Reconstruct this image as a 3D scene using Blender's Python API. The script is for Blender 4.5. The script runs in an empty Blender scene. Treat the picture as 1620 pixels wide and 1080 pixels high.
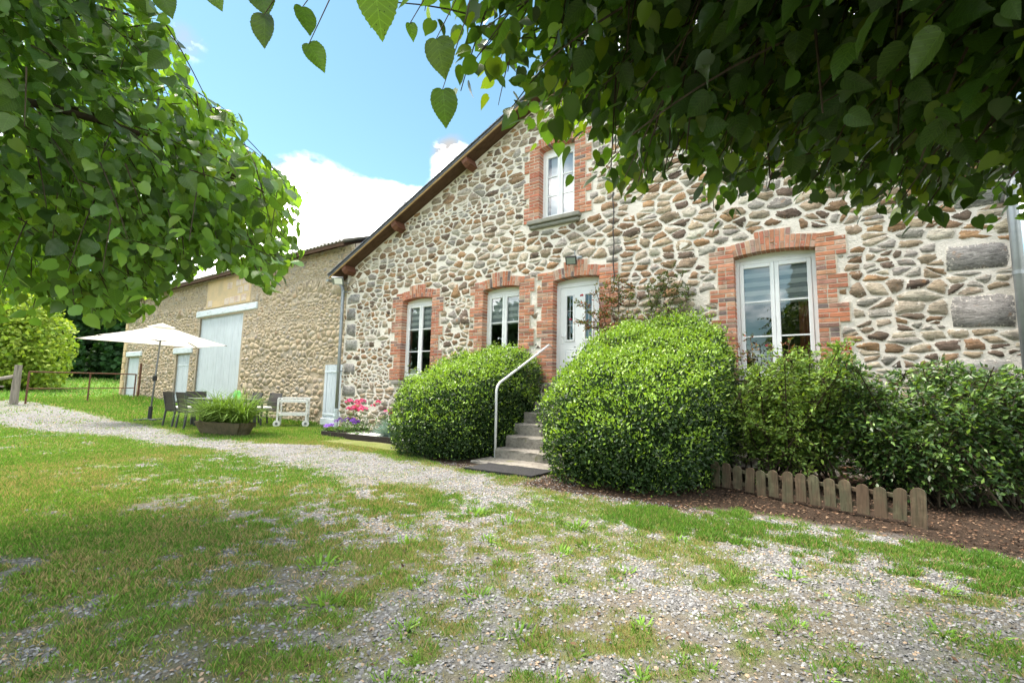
import bpy, math, random
import numpy as np
from mathutils import Vector, Matrix

rng = np.random.default_rng(7)
random.seed(7)
scene = bpy.context.scene
COL = scene.collection

# ------------------------------------------------------------------ camera
F_PX, IMG_W, IMG_H = 728.0, 1620.0, 1080.0
def _n(v): return v / np.linalg.norm(v)
_up = _n(np.array([135.0, -6710.0, F_PX]))
_lf = np.array([-1088.0, 57.0, F_PX]); _lf = _n(_lf - _up * np.dot(_lf, _up)); 
_X = _n(-_lf); _Y = np.cross(_up, _X)
RW = np.stack([_X, _Y, _up])                 # world = RW @ cam(x right, y down, z fwd)
CAM = np.array([0.0, -8.0, 1.08])
def proj(P):
    P = np.atleast_2d(P); c = (P - CAM) @ RW
    z = np.where(np.abs(c[:, 2]) < 1e-6, 1e-6, c[:, 2])
    return 810 + F_PX * c[:, 0] / z, 540 + F_PX * c[:, 1] / z, c[:, 2]
cam_d = bpy.data.cameras.new('camera'); cam = bpy.data.objects.new('camera', cam_d); COL.objects.link(cam)
_r, _u, _b = RW @ np.array([1., 0, 0]), -(RW @ np.array([0, 1., 0])), -(RW @ np.array([0, 0, 1.]))
cam.matrix_world = Matrix([[_r[0], _u[0], _b[0], CAM[0]], [_r[1], _u[1], _b[1], CAM[1]], [_r[2], _u[2], _b[2], CAM[2]], [0, 0, 0, 1]])
cam_d.sensor_width = 36.0; cam_d.lens = 36.0 * F_PX / IMG_W; cam_d.clip_end = 2000; cam_d.clip_start = 0.05
scene.camera = cam

# ------------------------------------------------------------------ world, sun, exposure
SUN_DIR = _n(np.array([-0.44, -0.06, 0.84]))        # towards the sun
SUN_EL = math.asin(SUN_DIR[2]); SUN_AZ = math.atan2(SUN_DIR[0], SUN_DIR[1])
world = bpy.data.worlds.new('World'); scene.world = world; world.use_nodes = True
nt = world.node_tree; nt.nodes.clear()
def wn(t, **k):
    n = nt.nodes.new(t)
    for a, b in k.items(): setattr(n, a, b)
    return n
sky = wn('ShaderNodeTexSky'); sky.sky_type = 'NISHITA'; sky.sun_disc = False
sky.sun_elevation = SUN_EL; sky.sun_rotation = SUN_AZ; sky.air_density = 1.0; sky.dust_density = 0.1; sky.ozone_density = 1.6
bg_s = wn('ShaderNodeBackground'); bg_s.inputs['Strength'].default_value = 0.058
tint = wn('ShaderNodeMix'); tint.data_type = 'RGBA'; tint.blend_type = 'MULTIPLY'; tint.inputs[0].default_value = 1; tint.inputs[7].default_value = (1.0, 1.17, 0.98, 1)
nt.links.new(sky.outputs[0], tint.inputs[6]); nt.links.new(tint.outputs[2], bg_s.inputs['Color'])
bg_c = wn('ShaderNodeBackground'); bg_c.inputs['Color'].default_value = (1.0, 0.965, 0.925, 1); bg_c.inputs['Strength'].default_value = 1.0
csh = wn('ShaderNodeTexNoise'); csh.inputs['Scale'].default_value = 6; csh.inputs['Detail'].default_value = 6; csh.inputs['Roughness'].default_value = .55
cmr = wn('ShaderNodeMapRange'); cmr.inputs['From Min'].default_value = .37; cmr.inputs['From Max'].default_value = .62; cmr.inputs['To Min'].default_value = .17; cmr.inputs['To Max'].default_value = 3.8
nt.links.new(csh.outputs[0], cmr.inputs['Value']); nt.links.new(cmr.outputs[0], bg_c.inputs['Strength'])
tc = wn('ShaderNodeTexCoord')
nz = wn('ShaderNodeTexNoise'); nz.inputs['Scale'].default_value = 4.5; nz.inputs['Detail'].default_value = 9; nz.inputs['Roughness'].default_value = 0.58; nz.inputs['Distortion'].default_value = 0.25
mp = wn('ShaderNodeMapping'); mp.inputs['Scale'].default_value = (1, 1, 1.7)
nt.links.new(tc.outputs['Generated'], mp.inputs['Vector']); nt.links.new(mp.outputs[0], nz.inputs['Vector'])
nz2 = wn('ShaderNodeTexNoise'); nz2.inputs['Scale'].default_value = 1.7; nz2.inputs['Detail'].default_value = 4
nt.links.new(mp.outputs[0], nz2.inputs['Vector']); nt.links.new(mp.outputs[0], csh.inputs['Vector'])
def wmath(op, a, b=None, c=None, clamp=False):
    n = wn('ShaderNodeMath'); n.operation = op; n.use_clamp = clamp
    for i, v in enumerate((a, b, c)):
        if v is None: continue
        if hasattr(v, 'links'): nt.links.new(v, n.inputs[i])
        else: n.inputs[i].default_value = v
    return n.outputs[0]
dens = wmath('ADD', wmath('MULTIPLY', nz.outputs[0], 0.62), wmath('MULTIPLY', nz2.outputs[0], 0.38))
cl = None
# cumulus heaps: (direction via photo bearing, angular radius, weight)
for px, py, rad, wgt in ((470, 350, 0.17, 0.26), (500, 290, 0.10, 0.16), (600, 325, 0.085, 0.24), (560, 430, 0.17, 0.2), (705, 240, 0.055, 0.28), (735, 290, 0.08, 0.24), (310, 80, 0.06, 0.30), (615, 190, 0.05, 0.12), (420, 420, 0.17, 0.16),
                         (560, 90, 0.28, -0.24), (420, 190, 0.16, -0.20), (590, 235, 0.09, -0.16), (640, 245, 0.05, -0.14), (800, 60, 0.25, -0.12)):
    d = _n(RW @ np.array([px - 810, py - 540, F_PX]))
    vm = wn('ShaderNodeVectorMath'); vm.operation = 'DISTANCE'
    nt.links.new(tc.outputs['Generated'], vm.inputs[0]); vm.inputs[1].default_value = tuple(d)
    mr = wn('ShaderNodeMapRange'); mr.interpolation_type = 'SMOOTHSTEP'
    mr.inputs['From Min'].default_value = 0.0; mr.inputs['From Max'].default_value = rad * 1.5
    mr.inputs['To Min'].default_value = wgt; mr.inputs['To Max'].default_value = 0
    nt.links.new(vm.outputs['Value'], mr.inputs['Value'])
    dens = wmath('ADD', dens, mr.outputs[0])
mr = wn('ShaderNodeMapRange'); mr.interpolation_type = 'SMOOTHSTEP'
mr.inputs['From Min'].default_value = 0.46; mr.inputs['From Max'].default_value = 0.68
nt.links.new(dens, mr.inputs['Value'])
mix = wn('ShaderNodeMixShader'); nt.links.new(mr.outputs[0], mix.inputs[0]); nt.links.new(bg_s.outputs[0], mix.inputs[1]); nt.links.new(bg_c.outputs[0], mix.inputs[2])
wo = wn('ShaderNodeOutputWorld'); nt.links.new(mix.outputs[0], wo.inputs['Surface'])

sun_d = bpy.data.lights.new('sun', 'SUN'); sun_d.energy = 2.9; sun_d.angle = math.radians(34); sun_d.color = (1.0, 0.91, 0.79)
sun = bpy.data.objects.new('sun', sun_d); COL.objects.link(sun)
sun.rotation_euler = Vector(SUN_DIR).to_track_quat('Z', 'Y').to_euler(); sun.location = (0, -20, 30)
vs = scene.view_settings; vs.view_transform = 'Standard'; vs.look = 'None'; vs.gamma = 1.0; vs.exposure = 2.12; vs.use_curve_mapping = False
scene.cycles.max_bounces = 8; scene.cycles.transparent_max_bounces = 12; scene.cycles.use_denoising = True

# ------------------------------------------------------------------ materials
MATS = {}
def mat(name, col=(.5, .5, .5), rough=.7, spec=.3, attr=False, var=None, bump=None, metal=0.0, trans=0.0, trans_tint=(1.3, 1.4, .6), extra=None, coords='pos'):
    """var: list of (scale, colour2, low, high, detail) mixes;  bump: list of (scale, distance)"""
    m = bpy.data.materials.new(name); m.use_nodes = True; t = m.node_tree; N = t.nodes; Lk = t.links
    b = N['Principled BSDF']; out = N['Material Output']
    b.inputs['Roughness'].default_value = rough; b.inputs['Specular IOR Level'].default_value = spec; b.inputs['Metallic'].default_value = metal
    if coords == 'pos':
        g = N.new('ShaderNodeNewGeometry'); vec = g.outputs['Position']
    else:
        g = N.new('ShaderNodeTexCoord'); vec = g.outputs['Object']
    if attr:
        a = N.new('ShaderNodeAttribute'); a.attribute_name = 'col'; c = a.outputs['Color']
    else:
        r = N.new('ShaderNodeRGB'); r.outputs[0].default_value = (*col, 1); c = r.outputs[0]
    for sc, c2, lo, hi, det in (var or []):
        n = N.new('ShaderNodeTexNoise'); n.inputs['Detail'].default_value = det; n.inputs['Roughness'].default_value = .62
        if isinstance(sc, tuple):
            mp = N.new('ShaderNodeMapping'); mp.inputs['Scale'].default_value = sc; Lk.new(vec, mp.inputs[0]); Lk.new(mp.outputs[0], n.inputs['Vector']); n.inputs['Scale'].default_value = 1
        else:
            n.inputs['Scale'].default_value = sc; Lk.new(vec, n.inputs['Vector'])
        mr = N.new('ShaderNodeMapRange'); mr.inputs['From Min'].default_value = lo; mr.inputs['From Max'].default_value = hi
        Lk.new(n.outputs[0], mr.inputs['Value'])
        mx = N.new('ShaderNodeMix'); mx.data_type = 'RGBA'; Lk.new(mr.outputs[0], mx.inputs[0]); Lk.new(c, mx.inputs[6])
        if isinstance(c2, (int, float)):                 # multiply by a factor
            mu = N.new('ShaderNodeMix'); mu.data_type = 'RGBA'; mu.blend_type = 'MULTIPLY'; mu.inputs[0].default_value = 1
            Lk.new(c, mu.inputs[6]); mu.inputs[7].default_value = (c2, c2, c2, 1); Lk.new(mu.outputs[2], mx.inputs[7])
        else: mx.inputs[7].default_value = (*c2, 1)
        c = mx.outputs[2]
    Lk.new(c, b.inputs['Base Color'])
    h = None
    for sc, dist in (bump or []):
        n = N.new('ShaderNodeTexNoise'); n.inputs['Detail'].default_value = 5; n.inputs['Roughness'].default_value = .6
        if isinstance(sc, tuple):
            mp = N.new('ShaderNodeMapping'); mp.inputs['Scale'].default_value = sc; Lk.new(vec, mp.inputs[0]); Lk.new(mp.outputs[0], n.inputs['Vector']); n.inputs['Scale'].default_value = 1
        else:
            n.inputs['Scale'].default_value = sc; Lk.new(vec, n.inputs['Vector'])
        bp = N.new('ShaderNodeBump'); bp.inputs['Strength'].default_value = 1.0; bp.inputs['Distance'].default_value = dist
        Lk.new(n.outputs[0], bp.inputs['Height'])
        if h: Lk.new(h, bp.inputs['Normal'])
        h = bp.outputs[0]
    if h: Lk.new(h, b.inputs['Normal'])
    if trans > 0:
        tr = N.new('ShaderNodeBsdfTranslucent'); mu = N.new('ShaderNodeMix'); mu.data_type = 'RGBA'; mu.blend_type = 'MULTIPLY'; mu.inputs[0].default_value = 1
        Lk.new(c, mu.inputs[6]); mu.inputs[7].default_value = (*trans_tint, 1); Lk.new(mu.outputs[2], tr.inputs['Color'])
        ms = N.new('ShaderNodeMixShader'); ms.inputs[0].default_value = trans
        Lk.new(b.outputs[0], ms.inputs[1]); Lk.new(tr.outputs[0], ms.inputs[2]); Lk.new(ms.outputs[0], out.inputs['Surface'])
    MATS[name] = m
    return m

mat('mortar', (.76, .70, .63), .95, .1, var=[(1.1, (.62, .56, .49), .47, .70, 6), (9, (.75, .70, .64), .5, .75, 6), (45, .72, .55, .8, 5)], bump=[(16, .02), (60, .012), (160, .005)])
mat('stone', rough=.92, spec=.15, attr=True, var=[((5, 5, 14), .5, .45, .66, 8), ((16, 16, 60), .42, .52, .68, 7), ((30, 30, 50), 1.5, .55, .72, 6), (80, .6, .55, .72, 5), (7, (.36, .19, .09), .60, .74, 6)], bump=[((12, 12, 40), .018), ((50, 50, 140), .010)])
mat('barn_mortar', (.43, .355, .255), .97, .1, var=[(.9, (.36, .315, .255), .42, .65, 6), (8, (.50, .425, .315), .48, .7, 7), (40, .6, .55, .8, 5)], bump=[(14, .03), (60, .012)])
mat('barn_stone', rough=.92, spec=.15, attr=True, var=[(9, .72, .46, .7, 7), (30, .6, .56, .78, 6), (60, 1.3, .55, .8, 5), (3.0, (.46, .36, .23), .52, .72, 7)], bump=[(16, .025), (60, .01)])
mat('brick', rough=.9, spec=.15, attr=True, var=[(9, .58, .48, .72, 6), (60, 1.35, .55, .8, 5), (18, (.60, .51, .43), .60, .70, 7), (3, .8, .5, .7, 5)], bump=[(40, .005), (160, .003)])
mat('brick_mortar', (.60, .52, .43), .95, .1, var=[(6, (.50, .43, .35), .45, .7, 6)], bump=[(60, .004)])
mat('sill_stone', (.27, .26, .23), .9, .2, var=[(5, (.20, .20, .17), .45, .7, 6), (60, .7, .5, .8, 5)], bump=[(50, .006)])
mat('white_pvc', (.80, .81, .82), .35, .4, var=[(4, .93, .4, .7, 3)])
mat('white_paint', (.78, .78, .76), .55, .3, var=[(9, .85, .5, .8, 5)])
mat('blue_door', (.54, .60, .645), .7, .25, var=[((14, 14, 1.5), .85, .45, .75, 5), (2, .9, .4, .7, 4)], bump=[((40, 40, 3), .003)])
mat('lintel_blue', (.60, .67, .71), .8, .2, var=[((4, 20, 20), .55, .52, .75, 6)], bump=[((6, 40, 40), .008)])
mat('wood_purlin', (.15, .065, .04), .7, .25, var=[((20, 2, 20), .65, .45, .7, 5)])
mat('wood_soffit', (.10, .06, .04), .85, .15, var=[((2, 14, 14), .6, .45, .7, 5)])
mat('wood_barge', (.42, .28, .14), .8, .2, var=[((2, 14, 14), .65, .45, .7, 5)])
mat('slate', (.12, .13, .165), .5, .45, var=[(6, .7, .45, .7, 5)], bump=[(30, .004)])
mat('fibre_roof', (.40, .39, .37), .95, .1, var=[(2, .7, .45, .7, 6), (20, .75, .5, .75, 5)], bump=[(50, .004)])
mat('zinc', (.30, .32, .335), .42, .5, metal=.55, var=[(5, .8, .45, .7, 4)])
mat('black_plastic', (.03, .03, .032), .5, .35)
mat('cable', (.05, .045, .045), .6, .3)
mat('lamp_glass', (.30, .36, .33), .15, .6)
mat('lamp_white', (.82, .82, .80), .3, .5)
mat('step_stone', (.27, .25, .22), .95, .15, var=[(3, (.18, .165, .145), .42, .62, 7), (24, .62, .5, .72, 6), (4.2, (.16, .17, .07), .58, .7, 6), (70, 1.4, .58, .8, 4)], bump=[(25, .012), (90, .006)])
mat('mat_rubber', (.028, .028, .030), .9, .2, var=[(30, (.09, .085, .08), .55, .8, 6)], bump=[(80, .006)])
mat('rail_white', (.72, .73, .74), .4, .45, var=[(30, .7, .6, .8, 4)])
mat('fence_wood', (.115, .08, .055), .85, .2, var=[((7, 7, 2), (.10, .095, .06), .42, .62, 6), ((9, 9, 9), 1.5, .5, .7, 3), ((70, 70, 5), .5, .48, .75, 5)], bump=[((70, 70, 4), .006)], coords='pos')
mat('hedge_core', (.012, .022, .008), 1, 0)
mat('hedge_leaf', rough=.38, spec=.45, attr=True, trans=.25, trans_tint=(1.5, 1.5, .5))
mat('soft_leaf', rough=.6, spec=.25, attr=True, trans=.3, trans_tint=(1.4, 1.4, .5))
mat('grass', rough=.75, spec=.15, attr=True, trans=.3, trans_tint=(1.3, 1.3, .6))
mat('petal', rough=.7, spec=.15, attr=True, trans=.3, trans_tint=(1.1, .9, 1.0))
mat('bark', (.085, .065, .048), .95, .1, var=[((8, 8, 2), .5, .45, .7, 6)], bump=[((30, 30, 6), .02)])
mat('stem', (.055, .042, .028), .9, .1)
mat('rose_stem', (.12, .07, .045), .8, .2)
mat('pebble', rough=.85, spec=.2, attr=True, var=[(90, .75, .5, .8, 4)])
mat('white_gravel', (.80, .79, .76), .9, .1, var=[(60, .6, .5, .7, 4)], bump=[(60, .03)])
mat('bed_edge', (.035, .028, .025), .85, .2, var=[((3, 30, 30), .6, .45, .7, 5)])
mat('trough', (.15, .125, .085), .95, .1, var=[(6, (.09, .085, .05), .45, .65, 6), (30, .6, .5, .75, 5)], bump=[(20, .015)])
mat('rattan', (.040, .034, .032), .6, .35, bump=[((90, 90, 60), .004)], coords='obj')
mat('dark_metal', (.05, .052, .056), .45, .4)
mat('table_top', (.12, .12, .125), .25, .5)
mat('cushion', (.70, .69, .68), .9, .1)
mat('green_plastic', (.22, .55, .28), .3, .5, trans=.4)
mat('canvas', (.80, .77, .69), .9, .1, trans=.35, trans_tint=(1, 1, 1))
mat('pole_grey', (.17, .18, .19), .4, .5, metal=.4)
mat('white_plastic', (.80, .79, .77), .45, .4, var=[(6, .9, .45, .7, 4)])
mat('rust', (.17, .085, .055), .9, .15, var=[(12, (.09, .06, .05), .45, .65, 6)], bump=[(60, .004)])
mat('grey_wood', (.30, .27, .23), .95, .1, var=[((20, 20, 2), .55, .45, .7, 6)], bump=[((40, 40, 4), .008)])
mat('render_patch', (.60, .46, .28), .95, .1, var=[(2, (.50, .40, .26), .45, .65, 6), (30, .85, .5, .75, 5)], bump=[(30, .008)])
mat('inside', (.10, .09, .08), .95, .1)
mat('blind_sheer', (.40, .43, .45), .9, .1)
mat('blind_band', (.74, .76, .77), .9, .1)
mat('blind_white', (.62, .65, .73), .85, .1)
mat('curtain', (.30, .09, .06), .9, .1)
mat('lead', (.55, .56, .57), .4, .4)
mat('litter', rough=.85, spec=.2, attr=True)

def smear(name, mort, t0=1.80, t1=1.92):
    """pointing mortar lapping irregularly over the rim of each stone ('edge' attribute: 1 at rim, 0 mid-face)"""
    m = MATS[name]; t = m.node_tree; N = t.nodes; Lk = t.links; b = N['Principled BSDF']; src = b.inputs['Base Color'].links[0].from_socket
    a = N.new('ShaderNodeAttribute'); a.attribute_name = 'edge'; g = N.new('ShaderNodeNewGeometry'); n = N.new('ShaderNodeTexNoise'); n.inputs['Scale'].default_value = 22; n.inputs['Detail'].default_value = 8; n.inputs['Roughness'].default_value = .72
    Lk.new(g.outputs['Position'], n.inputs['Vector'])
    s = N.new('ShaderNodeMath'); s.operation = 'MULTIPLY_ADD'; Lk.new(n.outputs[0], s.inputs[0]); s.inputs[1].default_value = 1.9; Lk.new(a.outputs['Fac'], s.inputs[2])
    mr = N.new('ShaderNodeMapRange'); mr.inputs['From Min'].default_value = t0; mr.inputs['From Max'].default_value = t1; Lk.new(s.outputs[0], mr.inputs['Value'])
    mx = N.new('ShaderNodeMix'); mx.data_type = 'RGBA'; Lk.new(mr.outputs[0], mx.inputs[0]); Lk.new(src, mx.inputs[6]); mx.inputs[7].default_value = (*mort, 1); Lk.new(mx.outputs[2], b.inputs['Base Color'])
smear('stone', (.70, .64, .57), 1.80, 1.90); smear('barn_stone', (.44, .365, .26), 1.45, 1.75)
def glass(name, fac, tint=(.85, .88, .88)):
    m = bpy.data.materials.new(name); m.use_nodes = True; t = m.node_tree; N = t.nodes; N.remove(N['Principled BSDF'])
    tr = N.new('ShaderNodeBsdfTransparent'); tr.inputs[0].default_value = (*tint, 1)
    gl = N.new('ShaderNodeBsdfGlossy'); gl.inputs['Roughness'].default_value = .005
    fr = N.new('ShaderNodeFresnel'); fr.inputs[0].default_value = 1.5
    ad = N.new('ShaderNodeMath'); ad.operation = 'MULTIPLY_ADD'; ad.use_clamp = True; ad.inputs[1].default_value = 1.0; ad.inputs[2].default_value = fac
    t.links.new(fr.outputs[0], ad.inputs[0])
    ms = N.new('ShaderNodeMixShader'); t.links.new(ad.outputs[0], ms.inputs[0]); t.links.new(tr.outputs[0], ms.inputs[1]); t.links.new(gl.outputs[0], ms.inputs[2])
    t.links.new(ms.outputs[0], N['Material Output'].inputs['Surface']); MATS[name] = m
glass('glass', .12)

# ------------------------------------------------------------------ mesh helpers
WL = {}                                       # world location of every root/part
def set_attr(me, cols):
    a = me.color_attributes.new('col', 'FLOAT_COLOR', 'POINT')
    c = np.ones((len(me.vertices), 4), np.float32); c[:, :3] = cols
    a.data.foreach_set('color', c.ravel())
def raw_mesh(name, V, Fc, m, cols=None, smooth=False, edge=None):
    me = bpy.data.meshes.new(name)
    V = np.asarray(V, np.float32)
    if isinstance(Fc, np.ndarray):
        k = Fc.shape[1]; n = len(Fc)
        me.vertices.add(len(V)); me.vertices.foreach_set('co', V.ravel())
        me.loops.add(n * k); me.loops.foreach_set('vertex_index', Fc.astype(np.int32).ravel())
        me.polygons.add(n); me.polygons.foreach_set('loop_start', np.arange(0, n * k, k, dtype=np.int32))
        me.update(calc_edges=True)
    else:
        me.from_pydata(V.tolist(), [], [list(map(int, f)) for f in Fc]); me.update()
    if m: me.materials.append(MATS[m] if isinstance(m, str) else m)
    if cols is not None: set_attr(me, cols)
    if edge is not None: me.attributes.new('edge', 'FLOAT', 'POINT').data.foreach_set('value', np.asarray(edge, np.float32))
    if smooth: me.polygons.foreach_set('use_smooth', np.ones(len(me.polygons), bool))
    return me
def link(name, me, loc=(0, 0, 0), parent=None, rot=None):
    """loc in world terms when the parent is unrotated"""
    o = bpy.data.objects.new(name, me); COL.objects.link(o)
    loc = np.array(loc, float)
    if parent is not None:
        o.parent = parent; o.location = tuple(loc - WL[parent.name])
    else: o.location = tuple(loc)
    WL[o.name] = loc
    if rot is not None: o.rotation_euler = rot
    return o
def mk(name, V, Fc, m, parent=None, cols=None, smooth=False, origin=None, edge=None):
    V = np.asarray(V, float)
    if origin is None: origin = np.array([(V[:, 0].min() + V[:, 0].max()) / 2, (V[:, 1].min() + V[:, 1].max()) / 2, V[:, 2].min()])
    origin = np.array(origin, float)
    return link(name, raw_mesh(name, V - origin, Fc, m, cols, smooth, edge), origin, parent)
def tag(o, label=None, cat=None, group=None, kind=None):
    if label: o['label'] = label
    if cat: o['category'] = cat
    if group: o['group'] = group
    if kind: o['kind'] = kind
    return o
def thing(name, label, cat, loc, group=None, rotz=0.0):
    o = link(name, None, loc); o.empty_display_size = .2
    if rotz: o.rotation_euler = (0, 0, rotz)
    return tag(o, label, cat, group)
def copy_tree(src, parent=None):
    c = src.copy(); COL.objects.link(c)
    if parent is not None: c.parent = parent
    for ch in src.children: copy_tree(ch, c)
    return c

class MB:
    """collects boxes, tubes, strips; build() links them as one mesh object"""
    def __init__(s): s.V = []; s.F = []
    def add(s, V, Fc):
        o = len(s.V); s.V += [tuple(map(float, v)) for v in V]; s.F += [tuple(int(i) + o for i in f) for f in Fc]; return s
    def box(s, x0, x1, y0, y1, z0, z1):
        return s.add([(x0, y0, z0), (x1, y0, z0), (x1, y1, z0), (x0, y1, z0), (x0, y0, z1), (x1, y0, z1), (x1, y1, z1), (x0, y1, z1)],
                     [(0, 3, 2, 1), (4, 5, 6, 7), (0, 1, 5, 4), (1, 2, 6, 5), (2, 3, 7, 6), (3, 0, 4, 7)])
    def obox(s, c, ax, half):
        """oriented box: centre, 3 axes (rows), half sizes"""
        c = np.array(c, float); A = np.array(ax, float); P = []
        for k in (-1, 1):
            for (i, j) in ((-1, -1), (1, -1), (1, 1), (-1, 1)): P.append(c + A[0] * i * half[0] + A[1] * j * half[1] + A[2] * k * half[2])
        return s.add(P, [(0, 3, 2, 1), (4, 5, 6, 7), (0, 1, 5, 4), (1, 2, 6, 5), (2, 3, 7, 6), (3, 0, 4, 7)])
    def bar(s, a, b, w, t, up=(0, 0, 1)):
        a = np.array(a, float); b = np.array(b, float); d = b - a; L = np.linalg.norm(d); d /= L
        u = np.array(up, float); u = u - d * np.dot(u, d); u /= np.linalg.norm(u); v = np.cross(u, d)
        return s.obox((a + b) / 2, (d, v, u), (L / 2, w / 2, t / 2))
    def bbox(s, x0, x1, y0, y1, z0, z1, b=.01):
        """box with chamfered vertical+top front edges (simple bevel of all 12 edges)"""
        P = []; Fs = []
        xs, ys, zs = (x0, x1), (y0, y1), (z0, z1)
        idx = {}
        for i in (0, 1):
            for j in (0, 1):
                for k in (0, 1):
                    sx, sy, sz = (1 if i == 0 else -1), (1 if j == 0 else -1), (1 if k == 0 else -1)
                    idx[i, j, k, 0] = len(P); P.append((xs[i], ys[j] + sy * b, zs[k] + sz * b))
                    idx[i, j, k, 1] = len(P); P.append((xs[i] + sx * b, ys[j], zs[k] + sz * b))
                    idx[i, j, k, 2] = len(P); P.append((xs[i] + sx * b, ys[j] + sy * b, zs[k]))
        I = idx
        for i in (0, 1):
            f = [I[i, 0, 0, 0], I[i, 1, 0, 0], I[i, 1, 1, 0], I[i, 0, 1, 0]]; Fs.append(f if i else f[::-1])
            f = [I[0, i, 0, 1], I[1, i, 0, 1], I[1, i, 1, 1], I[0, i, 1, 1]]; Fs.append(f if not i else f[::-1])
            f = [I[0, 0, i, 2], I[1, 0, i, 2], I[1, 1, i, 2], I[0, 1, i, 2]]; Fs.append(f if i else f[::-1])
        for a in (0, 1):
            for c in (0, 1):
                Fs.append([I[0, a, c, 1], I[1, a, c, 1], I[1, a, c, 2], I[0, a, c, 2]])
                Fs.append([I[a, 0, c, 0], I[a, 1, c, 0], I[a, 1, c, 2], I[a, 0, c, 2]])
                Fs.append([I[a, c, 0, 0], I[a, c, 1, 0], I[a, c, 1, 1], I[a, c, 0, 1]])
                for k in (0, 1): Fs.append([I[a, c, k, 0], I[a, c, k, 1], I[a, c, k, 2]])
        return s.add(P, Fs)
    def tube(s, pts, r, n=8, cap=True):
        pts = np.array(pts, float); m = len(pts); r = np.broadcast_to(np.asarray(r, float), (m,))
        rings = []; u = None
        for i in range(m):
            d = pts[min(i + 1, m - 1)] - pts[max(i - 1, 0)]; d /= (np.linalg.norm(d) + 1e-9)
            if u is None:
                u = np.cross(d, (0, 0, 1)) if abs(d[2]) < .95 else np.cross(d, (1, 0, 0))
            u = u - d * np.dot(u, d); u /= (np.linalg.norm(u) + 1e-9); v = np.cross(d, u)
            a = np.arange(n) * 2 * math.pi / n
            rings.append(pts[i] + r[i] * (np.cos(a)[:, None] * u + np.sin(a)[:, None] * v))
        V = np.concatenate(rings); Fs = []
        for i in range(m - 1):
            for k in range(n):
                k2 = (k + 1) % n; Fs.append((i * n + k, i * n + k2, (i + 1) * n + k2, (i + 1) * n + k))
        if cap: Fs.append(tuple(range(n))[::-1]); Fs.append(tuple((m - 1) * n + k for k in range(n)))
        return s.add(V, Fs)
    def cyl(s, c, r, z0, z1, n=16): return s.tube([(c[0], c[1], z0), (c[0], c[1], z1)], r, n)
    def build(s, name, m, parent=None, smooth=False, origin=None, cols=None):
        return mk(name, s.V, s.F, m, parent, cols, smooth, origin)
    def local(s, name, m, parent, smooth=False):
        """vertices are in the parent's local space"""
        V = np.array(s.V); org = np.array([(V[:, 0].min() + V[:, 0].max()) / 2, (V[:, 1].min() + V[:, 1].max()) / 2, V[:, 2].min()])
        o = bpy.data.objects.new(name, raw_mesh(name, V - org, s.F, m, None, smooth)); COL.objects.link(o); o.parent = parent; o.location = org
        return o

# value noise on the plane -------------------------------------------------
_nt = np.random.default_rng(3).random((256, 256))
def vnoise(x, y, s, ox=0., oy=0.):
    x = np.asarray(x, float) * s + ox + 1000; y = np.asarray(y, float) * s + oy + 1000
    xi = np.floor(x).astype(int); yi = np.floor(y).astype(int); fx = x - xi; fy = y - yi
    fx = fx * fx * (3 - 2 * fx); fy = fy * fy * (3 - 2 * fy); g = lambda a, b: _nt[a % 256, b % 256]
    return (g(xi, yi) * (1 - fx) + g(xi + 1, yi) * fx) * (1 - fy) + (g(xi, yi + 1) * (1 - fx) + g(xi + 1, yi + 1) * fx) * fy
def fbm(x, y, s, o=0.): return .5 * vnoise(x, y, s, o) + .3 * vnoise(x, y, s * 2.1, o + 7.3, 3.1) + .2 * vnoise(x, y, s * 4.3, o + 1.7, 9.2)
def sstep(a, b, x): t = np.clip((np.asarray(x, float) - a) / (b - a), 0, 1); return t * t * (3 - 2 * t)

# many small faces at once -------------------------------------------------
def frames(axis, normal):
    y = axis / (np.linalg.norm(axis, axis=1, keepdims=True) + 1e-9)
    z = normal - y * np.sum(normal * y, 1, keepdims=True); z /= (np.linalg.norm(z, axis=1, keepdims=True) + 1e-9)
    x = np.cross(y, z); return np.stack([x, y, z], 1)         # rows
def scatter(TV, TF, pos, axis, normal, size):
    """instances template as raw geometry -> V, F"""
    Rm = frames(axis, normal); k = len(pos); n = len(TV)
    size = np.asarray(size, float); size = np.repeat(size[:, None], 3, 1) if size.ndim == 1 else size
    V = np.einsum('kni,kij->knj', TV[None] * size[:, None, :], Rm) + pos[:, None, :]
    Fc = (TF[None] + (np.arange(k) * n)[:, None, None])
    return V.reshape(-1, 3), Fc.reshape(-1, TF.shape[1])
def rdir(k, r=None):
    r = r or rng; v = r.normal(size=(k, 3)); return v / np.linalg.norm(v, axis=1, keepdims=True)

OVAL_V = np.array([(0, 0, 0), (-.24, .38, .05), (0, .42, -.03), (.24, .38, .05), (0, 1, -.08)], float)
OVAL_F = np.array([(0, 2, 1), (0, 3, 2), (1, 2, 4), (2, 3, 4)])
def linden_leaf(n=5):
    half = [(0, .03), (.16, -.02), (.35, .07), (.46, .27), (.45, .48), (.34, .70), (.15, .88), (0, 1.0)]
    L = [(-x, y, abs(x) * .16 - .16 * y * y) for x, y in half[1:-1]]; Rr = [(x, y, abs(x) * .16 - .16 * y * y) for x, y in half[1:-1]]
    V = [(0, .06, 0)] + L + [(0, 1.06, -.18)] + Rr + [(0, .4, -.03), (0, .72, -.085)]
    m1, m2 = 14, 15; tip = 7
    Fs = [(0, m1, 1), (1, m1, 2), (2, m1, 3), (3, m1, 4), (4, m1, m2), (4, m2, 5), (5, m2, 6), (6, m2, tip),
          (0, 8, m1), (8, 9, m1), (9, 10, m1), (10, 11, m1), (11, m2, m1), (11, 12, m2), (12, 13, m2), (13, tip, m2)]
    return np.array(V, float), np.array(Fs)
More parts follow.
